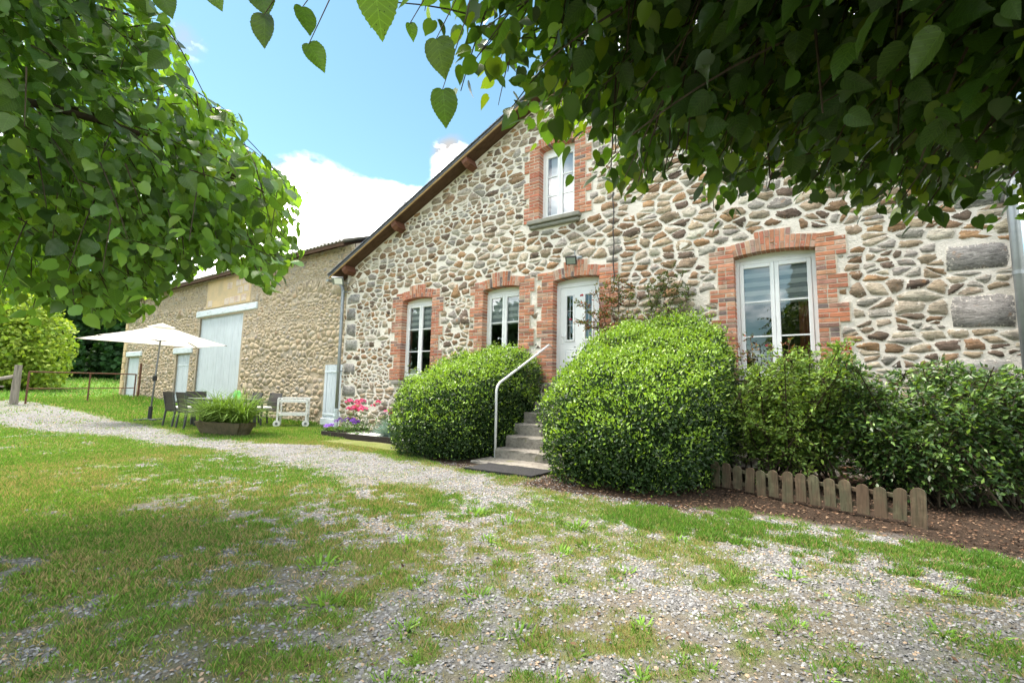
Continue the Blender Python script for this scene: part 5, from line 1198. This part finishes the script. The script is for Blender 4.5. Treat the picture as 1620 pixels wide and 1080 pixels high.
far_tree('robinia_tree', 'yellow green feathery tree left of the gate', -37.4, -2.6, 3.0, 2.8, 7.0, -2.2, 15000, .17, YG, 94, lobes=26)
far_tree('robinia_tree', 'lower yellow green bush behind the timber post', -36, -4.6, 1.8, 1.8, 3.2, -1.4, 6000, .2, YG, 95)
far_tree('laurel_tree', 'dark evergreen far left behind the lime tree leaves', -50, -16, 5, 5, 10, -4, 9000, .55, DK, 96)
for k_, (tx_, ty_) in enumerate(((-21.5, -15.5), (-26.5, -13.8), (-16, -18), (-32, -17))):
    far_tree('laurel_tree', ['dark tree mirrored in the left hand window', 'dark tree left of the yard mirrored in the middle window', 'dark tree behind the left lime tree', 'dark tree at the far left edge of the drive'][k_], tx_, ty_, 3.6, 3.2, 9.5, -3.5, 5000, .5, DK, 110 + k_)
far_tree('conifer', 'tall dark conifer mirrored in the large window', -0.7, -34, 2.7, 2.7, 15.0, .6, 11000, .55, [(.015, .035, .015), (.02, .045, .02)], 97, cone=True, drop=1.1, group=None)
# tall meadow grass by the barn end
rg = np.random.default_rng(8)

# ================================================================== LIME TREES
def in_poly(px, py, poly):
    poly = np.array(poly, float); ins = np.zeros(len(px), bool); j = len(poly) - 1
    for i in range(len(poly)):
        xi, yi = poly[i]; xj, yj = poly[j]; c = ((yi > py) != (yj > py)) & (px < (xj - xi) * (py - yi) / (yj - yi + 1e-9) + xi); ins ^= c; j = i
    return ins
# bounds of each crown as seen against sky and house, used to prune stray shoots
OUT_R = [(540, -400), (545, 0), (590, 46), (638, 26), (650, 60), (690, 76), (682, 150), (700, 190), (745, 185), (765, 212), (830, 236), (872, 262), (880, 300), (915, 330), (938, 360), (970, 340), (1005, 342), (1025, 290), (1075, 262), (1100, 310), (1122, 372), (1160, 350), (1185, 322), (1240, 288), (1275, 330), (1335, 300), (1332, 372), (1420, 372), (1480, 352), (1555, 392), (1640, 340), (1900, 340), (1900, -400)]
OUT_L = [(-400, -400), (235, -400), (240, 0), (292, 48), (300, 135), (385, 190), (398, 235), (440, 262), (486, 310), (470, 330), (486, 402), (430, 470), (398, 440), (330, 420), (262, 470), (235, 505), (170, 520), (110, 500), (60, 516), (0, 512), (-400, 540)]
SER = []
def leaf_mesh(name, seed, cval):
    """finely toothed heart-shaped leaf for the nearest leaves"""
    r = np.random.default_rng(seed); half = np.array([(0, .03), (.10, -.01), (.22, .0), (.35, .06), (.44, .18), (.475, .34), (.45, .5), (.38, .64), (.28, .76), (.17, .87), (.07, .97), (0, 1.06)])
    t = np.linspace(0, 11, 34); hx = np.interp(t, range(12), half[:, 0]); hy = np.interp(t, range(12), half[:, 1]); tooth = np.where(np.arange(34) % 2, .016, -.004); tooth[[0, -1]] = 0
    hx = hx + tooth + r.normal(0, .003, 34); hx[[0, -1]] = 0; hx2 = hx * .95 + r.normal(0, .004, 34); hx2[[0, -1]] = 0
    curl = r.uniform(.0, .34); bend = r.uniform(.0, .34); wl, wr_ = r.uniform(.78, 1.04, 2); hx = hx * wr_; hx2 = hx2 * wl
    def zf(x, y): return np.abs(x) * curl - bend * y * y + .015 * np.sin(y * 22) * np.abs(x) * 1.5
    V = []; Fs = []; ym = np.clip(hy, .06, 1.06)
    # rows: left edge, left mid, midrib, right mid, right edge
    for e in (-1, -.5, 0, .5, 1):
        h = hx if e > 0 else hx2; x = h * e; yy = hy * abs(e) + (ym * .94 + .06) * (1 - abs(e)) if True else hy
        V.append(np.stack([x, yy, zf(x, yy) - (.008 if e == 0 else 0)], 1))
    V = np.concatenate(V); n = 34
    for k in range(4):
        for i in range(n - 1): Fs.append((k * n + i, (k + 1) * n + i, (k + 1) * n + i + 1, k * n + i + 1))
    me = raw_mesh(name, V, Fs, 'big_leaf', np.tile(cval, (len(V), 1)), True)
    uv = me.uv_layers.new(name='UVMap'); li = np.zeros(len(me.loops), np.int32); me.loops.foreach_get('vertex_index', li); uv.data.foreach_set('uv', V[li][:, :2].astype(np.float32).ravel())
    return me
def big_leaf_mat():
    m = mat('big_leaf', rough=.42, spec=.45, attr=True, trans=.42, trans_tint=(1.6, 1.6, .4)); t = m.node_tree; N = t.nodes; Lk = t.links; b = N['Principled BSDF']
    uv = N.new('ShaderNodeUVMap'); sp = N.new('ShaderNodeSeparateXYZ'); Lk.new(uv.outputs[0], sp.inputs[0])
    ab = N.new('ShaderNodeMath'); ab.operation = 'ABSOLUTE'; Lk.new(sp.outputs[0], ab.inputs[0])
    v1 = N.new('ShaderNodeMath'); v1.operation = 'MULTIPLY_ADD'; Lk.new(ab.outputs[0], v1.inputs[0]); v1.inputs[1].default_value = -.75; Lk.new(sp.outputs[1], v1.inputs[2])
    fr = N.new('ShaderNodeMath'); fr.operation = 'PINGPONG'; fr.inputs[1].default_value = .07; Lk.new(v1.outputs[0], fr.inputs[0])
    mn = N.new('ShaderNodeMath'); mn.operation = 'MINIMUM'; Lk.new(fr.outputs[0], mn.inputs[0]); Lk.new(ab.outputs[0], mn.inputs[1])
    mr = N.new('ShaderNodeMapRange'); mr.inputs['From Min'].default_value = .003; mr.inputs['From Max'].default_value = .014; mr.inputs['To Min'].default_value = 1.45; mr.inputs['To Max'].default_value = 1.0; Lk.new(mn.outputs[0], mr.inputs['Value'])
    oi = N.new('ShaderNodeObjectInfo'); va = N.new('ShaderNodeVectorMath'); va.operation = 'ADD'; Lk.new(uv.outputs[0], va.inputs[0])
    cx_ = N.new('ShaderNodeCombineXYZ'); sc = N.new('ShaderNodeMath'); sc.operation = 'MULTIPLY'; sc.inputs[1].default_value = 50; Lk.new(oi.outputs['Random'], sc.inputs[0]); Lk.new(sc.outputs[0], cx_.inputs[2]); Lk.new(cx_.outputs[0], va.inputs[1])
    vo = N.new('ShaderNodeTexVoronoi'); vo.inputs['Scale'].default_value = 13; Lk.new(va.outputs[0], vo.inputs['Vector'])
    sr = N.new('ShaderNodeMapRange'); sr.inputs['From Min'].default_value = .12; sr.inputs['From Max'].default_value = .2; sr.inputs['To Min'].default_value = .25; sr.inputs['To Max'].default_value = 1; Lk.new(vo.outputs['Distance'], sr.inputs['Value'])
    mu = N.new('ShaderNodeMath'); mu.operation = 'MULTIPLY'; Lk.new(mr.outputs[0], mu.inputs[0]); Lk.new(sr.outputs[0], mu.inputs[1])
    rr = N.new('ShaderNodeMapRange'); rr.inputs['To Min'].default_value = .7; rr.inputs['To Max'].default_value = 1.3; Lk.new(oi.outputs['Random'], rr.inputs['Value'])
    m2 = N.new('ShaderNodeMath'); m2.operation = 'MULTIPLY'; Lk.new(mu.outputs[0], m2.inputs[0]); Lk.new(rr.outputs[0], m2.inputs[1])
    at = next(n for n in N if n.type == 'ATTRIBUTE'); sca = N.new('ShaderNodeVectorMath'); sca.operation = 'SCALE'; Lk.new(at.outputs['Color'], sca.inputs[0]); Lk.new(m2.outputs[0], sca.inputs['Scale'])
    Lk.new(sca.outputs[0], b.inputs['Base Color']); tm = next(n for n in N if n.type == 'MIX' and n.blend_type == 'MULTIPLY'); Lk.new(sca.outputs[0], tm.inputs[6])
big_leaf_mat()
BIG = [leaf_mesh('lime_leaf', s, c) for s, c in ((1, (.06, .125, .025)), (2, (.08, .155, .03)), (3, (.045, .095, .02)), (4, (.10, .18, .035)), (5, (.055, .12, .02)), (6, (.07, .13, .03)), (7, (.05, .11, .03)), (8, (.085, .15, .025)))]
BIG_SHADE = [leaf_mesh('lime_leaf', s + 20, c) for s, c in ((1, (.036, .078, .016)), (2, (.045, .095, .02)), (3, (.03, .065, .014)), (4, (.055, .11, .022)), (5, (.034, .075, .014)), (6, (.04, .08, .02)), (7, (.032, .07, .02)), (8, (.05, .095, .018)))]  # darker twins of BIG: the right canopy's shade put into the leaf colour
mat('lime_leaf', rough=.38, spec=.5, attr=True, trans=.42, trans_tint=(1.6, 1.6, .4))
def stray(root, items, seed):
    r = np.random.default_rng(seed)
    for (px, py, dp, size, ang, rx_) in items:
        p = CAM + RW @ np.array([px - 810, py - 540, F_PX]) / F_PX * dp
        ax_ = RW @ np.array([math.sin(ang), math.cos(ang), .15]); nm_ = RW @ np.array([rx_, -.3, -1.0]); Rm = frames(ax_[None], nm_[None])[0]
        o_ = bpy.data.objects.new('leaf', BIG_SHADE[int(r.integers(0, 8))]); COL.objects.link(o_); o_.parent = root
        o_.matrix_local = Matrix.Translation(Vector(p - WL[root.name])) @ Matrix([[Rm[c][q] for c in range(3)] for q in range(3)]).to_4x4() @ Matrix.Scale(size, 4)
        top_ = CAM + RW @ np.array([px + 60 - 810, -90 - 540, F_PX]) / F_PX * dp * 1.05; mid_ = (p + top_) / 2 + RW @ np.array([.012, 0, 0]); b_ = MB(); b_.tube([p - ax_ / np.linalg.norm(ax_) * -.002, mid_, top_], [.0009, .0014, .002], 5, False); b_.build('twig', 'bark', root)
def lime_tree(label, trunk, lobes, poly, n_twig, seed, limbs, lsz=(.042, .088), near=.75, tr_r=.17, extra=(), tone=(.085, .175, .035), bigs=None):
    r = np.random.default_rng(seed); root = thing('lime_tree', label, 'tree', (trunk[0], trunk[1], 0), 'lime trees framing the yard')
    b_ = MB(); tz = 2.6; b_.tube([(trunk[0], trunk[1], -.2), (trunk[0] + .02, trunk[1], .25), (trunk[0] - .02, trunk[1] + .03, 1.4), (trunk[0], trunk[1], tz), (trunk[0], trunk[1], 4.2), (trunk[0] + .1, trunk[1], 5.6)], [tr_r * 1.5, tr_r * 1.1, tr_r, tr_r * .95, tr_r * .6, tr_r * .25], 14); b_.build('trunk', 'bark', root, smooth=True)
    ends = []
    for (x, y, z, z0) in limbs:
        a = np.array([trunk[0], trunk[1], z0]); e = np.array([x, y, z], float); mid = (a + e) / 2 + np.array([0, 0, .45]) + r.normal(0, .12, 3); t = np.linspace(0, 1, 10)[:, None]; C_ = a * (1 - t) ** 2 + 2 * mid * t * (1 - t) + e * t * t
        lu, lv, lz = proj(C_); out_ = (lz > .05) & (lu > -40) & (lu < 1660) & (lv > -40) & (lv < 1120) & ~in_poly(lu, lv, poly)
        if out_.any(): C_ = C_[:max(2, int(np.argmax(out_)))]
        L = MB(); L.tube(C_, np.linspace(.045, .006 + .039 * (10 - len(C_)) / 10, len(C_)), 7, False); L.build('branch', 'bark', root, smooth=True); ends.append(C_)
    # twigs with leaves
    vol = np.array([l[3] * l[4] * l[5] * l[6] for l in lobes]); k = r.choice(len(lobes), n_twig, p=vol / vol.sum()); Lb = np.array([l[:6] for l in lobes]); d = rdir(n_twig, r); rad = r.random(n_twig) ** (1 / 3.) * np.where(r.random(n_twig) < .5, 1, .97)
    P0 = Lb[k, :3] + d * Lb[k, 3:6] * rad[:, None]; hub = np.array([trunk[0], trunk[1], 3.0]); o = P0 - hub; o /= np.linalg.norm(o, axis=1, keepdims=True)
    D = o * .7 + rdir(n_twig, r) * .7 + np.array([0, 0, -.35]); D /= np.linalg.norm(D, axis=1, keepdims=True)
    LN = 9; s = (np.arange(LN) + 1) / LN; TL = r.uniform(.22, .46, n_twig)
    q = P0[:, None] + D[:, None] * (TL[:, None] * s)[..., None] - np.array([0, 0, .18]) * (TL[:, None] * s * s)[..., None]
    side = np.cross(D, np.array([0, 0, 1.])); side /= np.linalg.norm(side, axis=1, keepdims=True) + 1e-9; alt = np.where(np.arange(LN) % 2, 1, -1)
    pet = side[:, None] * alt[None, :, None] * .05 + np.array([0, 0, -.012]); LP = (q + pet).reshape(-1, 3)
    AX = (D[:, None] * .5 + side[:, None] * alt[None, :, None] * .75 + np.array([0, 0, -.5]) + r.normal(0, .28, (n_twig, LN, 3))).reshape(-1, 3)
    NM = (np.array([0, 0, .9]) + o[:, None] * .35 + r.normal(0, .55, (n_twig, LN, 3))).reshape(-1, 3)
    SZ = r.uniform(*lsz, len(LP)); cen = LP + AX / np.linalg.norm(AX, axis=1, keepdims=True) * SZ[:, None] * .5
    u, v, dz = proj(cen); m_ = 26 * np.clip(.6 / np.maximum(dz, .3), .2, 1); infr = (dz > .05) & (u > -60) & (u < 1680) & (v > -60) & (v < 1140)
    soft = np.repeat(r.exponential(52, n_twig) * (r.random(n_twig) < .85), LN); pc = np.array([(-100, 150) if poly is OUT_L else (1250, -100)], float)
    du, dv_ = u - pc[0, 0], v - pc[0, 1]; dl_ = np.hypot(du, dv_) + 1e-6; ok = (~infr) | (in_poly(u, v, poly) & in_poly(u + du / dl_ * soft, v + dv_ / dl_ * soft, poly)); ok &= np.linalg.norm(cen - CAM, axis=1) > near; ok &= (cen[:, 2] > 1.15) & (cen[:, 1] < -.15)
    for (ex_, ey_, er_) in extra: ok &= ~((np.hypot(cen[:, 0] - ex_, cen[:, 1] - ey_) < er_))
    tw = ok.reshape(n_twig, LN); T = MB()
    LP, AX, NM, SZ, u, v, dz, = LP[ok], AX[ok], NM[ok], SZ[ok], u[ok], v[ok], dz[ok]
    show = np.where((dz > .1) & (u > -20) & (u < 1640) & (v > -30) & (v < 1000), SZ * F_PX / np.maximum(dz, .1), 0)
    order = np.argsort(-show); big = order[:300]; small = order[300:]
    Rm = frames(AX, NM)
    for i in big:
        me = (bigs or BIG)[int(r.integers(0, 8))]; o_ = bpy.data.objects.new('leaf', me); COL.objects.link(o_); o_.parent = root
        M3 = Matrix([[Rm[i][c][rr] for c in range(3)] for rr in range(3)]); o_.matrix_local = Matrix.Translation(Vector(LP[i] - WL[root.name])) @ M3.to_4x4() @ Matrix.Scale(float(SZ[i]), 4)
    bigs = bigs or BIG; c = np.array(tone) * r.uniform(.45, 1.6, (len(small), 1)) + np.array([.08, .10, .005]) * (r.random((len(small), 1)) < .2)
    vis2 = (show[small] > 0); V1, F1 = scatter(LIN_V, LIN_F, LP[small][vis2], AX[small][vis2], NM[small][vis2], np.stack([SZ[small][vis2] * r.uniform(.72, 1.05, vis2.sum()), SZ[small][vis2], SZ[small][vis2] * r.uniform(.2, 2.2, vis2.sum())], 1)); V2, F2 = scatter(QV, QF, LP[small][~vis2], AX[small][~vis2], NM[small][~vis2], SZ[small][~vis2] * 1.15)
    tag(mk('foliage', np.concatenate([V1, V2]), np.concatenate([F1, F2 + len(V1)]), 'lime_leaf', root, cols=np.concatenate([np.repeat(c[vis2], len(LIN_V), 0), np.repeat(c[~vis2], 5, 0)]), smooth=True), kind='stuff')
    # the twigs themselves, joined to the nearest branch
    allb = np.concatenate(ends); cnt = tw.sum(1)
    for i in np.flatnonzero(cnt >= 2):
        lastk = int(np.flatnonzero(tw[i]).max()); C_ = np.concatenate([P0[i][None], q[i, :lastk + 1:2], q[i, lastk][None]]); 
        pu, pv, pz = proj(P0[i]); vis_ = pz[0] > .05 and -100 < pu[0] < 1720 and -100 < pv[0] < 1100
        if vis_ and i % 3 < 2 and (in_poly(pu, pv, poly)[0] or not (-60 < pu[0] < 1680 and -60 < pv[0] < 1140)): T.tube(C_, np.linspace(.0045, .0016, len(C_)), 3, False)
    if T.V: tag(T.build('twigs', 'bark', root), kind='stuff')
    return root
# lobes: cx cy cz rx ry rz weight
LR = lime_tree('lime tree whose dark leafy canopy hangs across the top right', (2.75, -6.5), [(3.0, -6.4, 4.2, 2.0, 2.1, 2.0, .9), (.55, -6.5, 2.65, 1.4, 1.1, .8, 2.8), (1.15, -4.7, 3.1, 1.5, 1.1, .9, 1.5), (.2, -5.6, 2.9, 1.3, 1.1, .8, 2.0), (1.6, -6.2, 2.7, 1.3, 1.3, .9, 2.0), (-.35, -6.7, 2.8, .8, .7, .6, 2.2), (1.5, -8.4, 3.2, 1.6, 1.3, .9, 1.1)], OUT_R, 7000, 101,  # last lobe is added unseen behind the camera to shade the canopy
          [(-.8, -6.9, 2.5, 2.8), (-.2, -6.4, 2.3, 2.6), (.4, -6.0, 2.4, 2.9), (0, -5.3, 2.7, 3.0), (.8, -4.3, 2.9, 3.1), (1.6, -3.9, 3.1, 3.0), (1.0, -5.2, 2.5, 2.7), (.2, -7.6, 2.6, 2.9), (2.2, -4.4, 3.6, 3.2), (1.0, -7.4, 4.8, 3.4), (2.6, -8.6, 4.4, 3.2), (4.6, -6.4, 4.5, 3.2), (2.4, -4.6, 5.2, 3.6)], tone=(.048, .10, .020), bigs=BIG_SHADE, lsz=(.038, .082))  # tone darkened too, canopy shade carried in the colour
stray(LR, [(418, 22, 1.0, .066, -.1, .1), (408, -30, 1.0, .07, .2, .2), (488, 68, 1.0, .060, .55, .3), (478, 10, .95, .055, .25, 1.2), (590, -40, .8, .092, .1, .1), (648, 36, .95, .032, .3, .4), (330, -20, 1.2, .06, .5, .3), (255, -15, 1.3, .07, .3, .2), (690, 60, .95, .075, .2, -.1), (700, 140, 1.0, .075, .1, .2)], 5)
lime_tree('lime tree with bright leafy branches reaching in from the left', (-4.9, -8.75), [(-4.75, -7.45, 3.1, 2.0, 2.0, 1.4, 1.2), (-4.0, -6.75, 2.7, 1.5, 1.3, 1.15, 2.2), (-3.15, -6.6, 2.3, .95, .75, .75, 2.4), (-4.9, -6.6, 2.4, 1.4, 1.1, .95, 2.0), (-3.7, -7.2, 3.5, 1.2, 1.0, 1.0, 2.0)], OUT_L, 2300, 102,
          [(-3.0, -6.5, 2.35, 2.6), (-3.6, -6.3, 2.6, 2.8), (-4.2, -6.1, 2.3, 2.5), (-3.4, -7.2, 3.3, 3.0), (-5.0, -6.1, 2.2, 2.4), (-4.3, -6.9, 3.9, 3.3), (-5.9, -7.2, 3.6, 3.1), (-4.8, -9.9, 3.8, 3.1), (-3.9, -8.0, 4.6, 3.4)], lsz=(.055, .10), tone=(.13, .245, .06))  # tone paled to put the light on this crown into the colour

# ================================================================== GRASS, GRAVEL, LITTER
GB_V = np.array([(-.5, 0, 0), (.5, 0, 0), (.3, .6, .06), (0, 1, -.05)], float); GB_F = np.array([(0, 1, 2), (0, 2, 3)])
def grass_patch(n, x0, x1, y0, y1, ln, wd, seed, dryf=1.0, w=None):
    r = np.random.default_rng(seed); x = r.uniform(x0, x1, n); y = r.uniform(y0, y1, n); g = grass_w(x, y) if w is None else w(x, y)
    u, v, d = proj(np.stack([x, y, gz(x, y)], 1)); ok = (r.random(n) < g ** 1.5) & (d > .3) & (u > -120) & (u < 1740) & (v < 1180)
    x, y, g, d = x[ok], y[ok], g[ok], d[ok]; n = len(x); th = r.uniform(0, 6.283, n); tl = np.abs(r.normal(.5, .3, n))
    ax = np.stack([np.cos(th) * tl, np.sin(th) * tl, np.ones(n)], 1); nm = np.stack([-np.sin(th + .6), np.cos(th + .6), .2 + 0 * th], 1)
    P = np.stack([x, y, gzn(x, y) - .004], 1); L = ln * r.uniform(.5, 1.25, n) * (.55 + .6 * g); V, Fs = scatter(GB_V, GB_F, P, ax, nm, np.stack([np.full(n, wd) * r.uniform(.7, 1.3, n), L, L], 1))
    dry = (r.random(n) < .06 + .10 * dryf + .34 * dryf * sstep(.60, .40, fbm(x, y, 1.1, 77)))[:, None]; col = np.where(dry, np.array([.40, .32, .17]) * r.uniform(.7, 1.3, (n, 1)), np.array([.145, .275, .05]) * r.uniform(.55, 1.45, (n, 1)) * (np.array([1, 1, 1]) + (fbm(x, y, .7, 90) - .5)[:, None] * np.array([.6, .25, .3])))
    return V, Fs, np.repeat(np.clip(col, .01, .6), 4, 0)
parts_ = [grass_patch(90000, -1.6, 1.8, -4.2, -3.0, .045, .0048, 209, .3), grass_patch(260000, -4.2, 1.7, -7.9, -3.0, .032, .0040, 201), grass_patch(240000, -9.5, -3.0, -8.0, -2.3, .036, .006, 202), grass_patch(150000, -17.5, -8.5, -7.2, .1, .045, .010, 203, .35), grass_patch(70000, -30, -16.5, -9, .1, .08, .022, 204, .3),
          grass_patch(45000, -62, -25.8, -14, 12, .16, .05, 205, 0.1, w=lambda x, y: .75 * np.ones_like(x)), grass_patch(9000, -28.6, -16.5, -.75, .05, .24, .02, 206, 0.1, w=lambda x, y: .9 * sstep(-.8, .0, y)), grass_patch(3000, -16.5, -12.2, -.28, .1, .12, .015, 207, 0.1, w=lambda x, y: .8 * np.ones_like(x))]
V, Fs, C_, off = [], [], [], 0
for a, b, c in parts_: V.append(a); Fs.append(b + off); C_.append(c); off += len(a)
tag(mk('grass', np.concatenate(V), np.concatenate(Fs), 'grass', cols=np.concatenate(C_), origin=(0, 0, 0)), 'patchy mown grass growing through the gravel', 'grass', kind='stuff')
# broad-leaved weeds
V, Fs, C_, off = [], [], [], 0; r = np.random.default_rng(210)
wx = [(t[0], t[1], t[2] * .5) for t in TUFTS]
for _ in range(1500):
    x, y = r.uniform(-7, 1.6), r.uniform(-7.6, -3.2)
    if r.random() < .25 + .75 * float(grass_w(x, y)) and float(mulch_w(x, y)) < .3 and float(path_w(x, y)) < .3: wx.append((x, y, r.uniform(.012, .05)))
for x, y, s in wx:
    n = int(8 + 420 * s); th = r.uniform(0, 6.283, n); el = r.uniform(.1, 1.3, n); d = np.stack([np.cos(th) * np.cos(el), np.sin(th) * np.cos(el), np.sin(el)], 1); c0 = np.array([x, y, float(gzn(np.array([x]), np.array([y]))[0])])
    P = c0 + np.stack([np.cos(th), np.sin(th), 0 * th], 1) * s * 1.1 * r.random((n, 1)) ** .7; L = s * r.uniform(.35, .95, n); a, b = scatter(BL_V, BL_F, P, d, np.array([0, 0, 1.]) + rdir(n, r) * .3, np.stack([L * r.uniform(.12, .30, n), L, L], 1))
    V.append(a); Fs.append(b + off); off += len(a); base = np.array([.15, .27, .045]) * r.uniform(.7, 1.3); C_.append(np.repeat(base * r.uniform(.6, 1.4, (n, 1)), 7, 0))
tag(mk('weeds', np.concatenate(V), np.concatenate(Fs), 'grass', cols=np.clip(np.concatenate(C_), 0, .6), origin=(0, 0, 0)), 'green weed tufts scattered over the gravel', 'weeds', kind='stuff')
# loose stones
V, Fs, C_, off = [], [], [], 0
for n, x0, x1, y0, y1, s0, s1, sd in ((130000, -3.6, 1.6, -7.6, -3.2, .0035, .0115, 220), (60000, -9.0, -2.4, -5.6, -2.6, .005, .011, 221), (30000, -20, -8.5, -7.5, -3.0, .008, .015, 222), (16000, -6.5, -2.8, -7.8, -4.6, .005, .013, 223)):
    r = np.random.default_rng(sd); x, y = r.uniform(x0, x1, n), r.uniform(y0, y1, n); g = grass_w(x, y); mu = mulch_w(x, y); u, v, d = proj(np.stack([x, y, gz(x, y)], 1)); ok = (r.random(n) < (1 - g) ** .8 * (1 - .75 * mu) * (.45 + .55 * sstep(.35, .6, fbm(x, y, 2.4, 40) * -1 + 1))) & (d > .3) & (u > -60) & (u < 1680) & (v < 1140)
    x, y = x[ok], y[ok]; n = len(x); s = s0 + (s1 - s0) * r.random(n) ** 1.5; P = np.stack([x, y, gzn(x, y) + s * .15], 1); a, b = scatter(PEB_V, PEB_F, P, rdir(n, r) * np.array([1, 1, .35]), np.array([0, 0, 1.]) + rdir(n, r) * .45, s)
    V.append(a); Fs.append(b + off); off += len(a); t = r.random((n, 1)); c = (np.array([.15, .15, .154]) * (1 - t) + np.array([.325, .325, .328]) * t) * r.uniform(.6, 1.25, (n, 1)); w_ = r.random((n, 1)) < .12; c = np.where(w_, np.array([.36, .27, .19]) * r.uniform(.7, 1.2, (n, 1)), c); C_.append(np.repeat(c, 7, 0))
tag(mk('gravel', np.concatenate(V), np.concatenate(Fs), 'pebble', cols=np.concatenate(C_), origin=(0, 0, 0)), 'loose grey gravel covering the drive and yard', 'gravel', kind='stuff')
# fallen leaves and bark under the shrubs
r = np.random.default_rng(230); n = 16000; x, y = r.uniform(-3.3, 2.0, n), r.uniform(-3.7, -.2, n); ok = r.random(n) < mulch_w(x, y) ** .6 * .9 + .01; x, y = np.concatenate([x[ok], r.uniform(-7, 1.5, 500)]), np.concatenate([y[ok], r.uniform(-7.5, -3.2, 500)]); n = len(x)
a, b = scatter(OVAL_V, OVAL_F, np.stack([x, y, gzn(x, y) + .006 + .012 * r.random(n)], 1), rdir(n, r) * np.array([1, 1, .25]), np.array([0, 0, 1.]) + rdir(n, r) * .55, r.uniform(.012, .042, n)); pal = np.array([(.09, .05, .03), (.06, .036, .024), (.13, .075, .045), (.19, .125, .08), (.045, .03, .02)])
tag(mk('leaf_litter', a, b, 'litter', cols=np.repeat(pal[r.integers(0, 5, n)] * r.uniform(.7, 1.3, (n, 1)), 5, 0), origin=(0, 0, 0)), 'brown fallen leaves and bark under the shrubs and fence', 'leaf litter', kind='stuff')
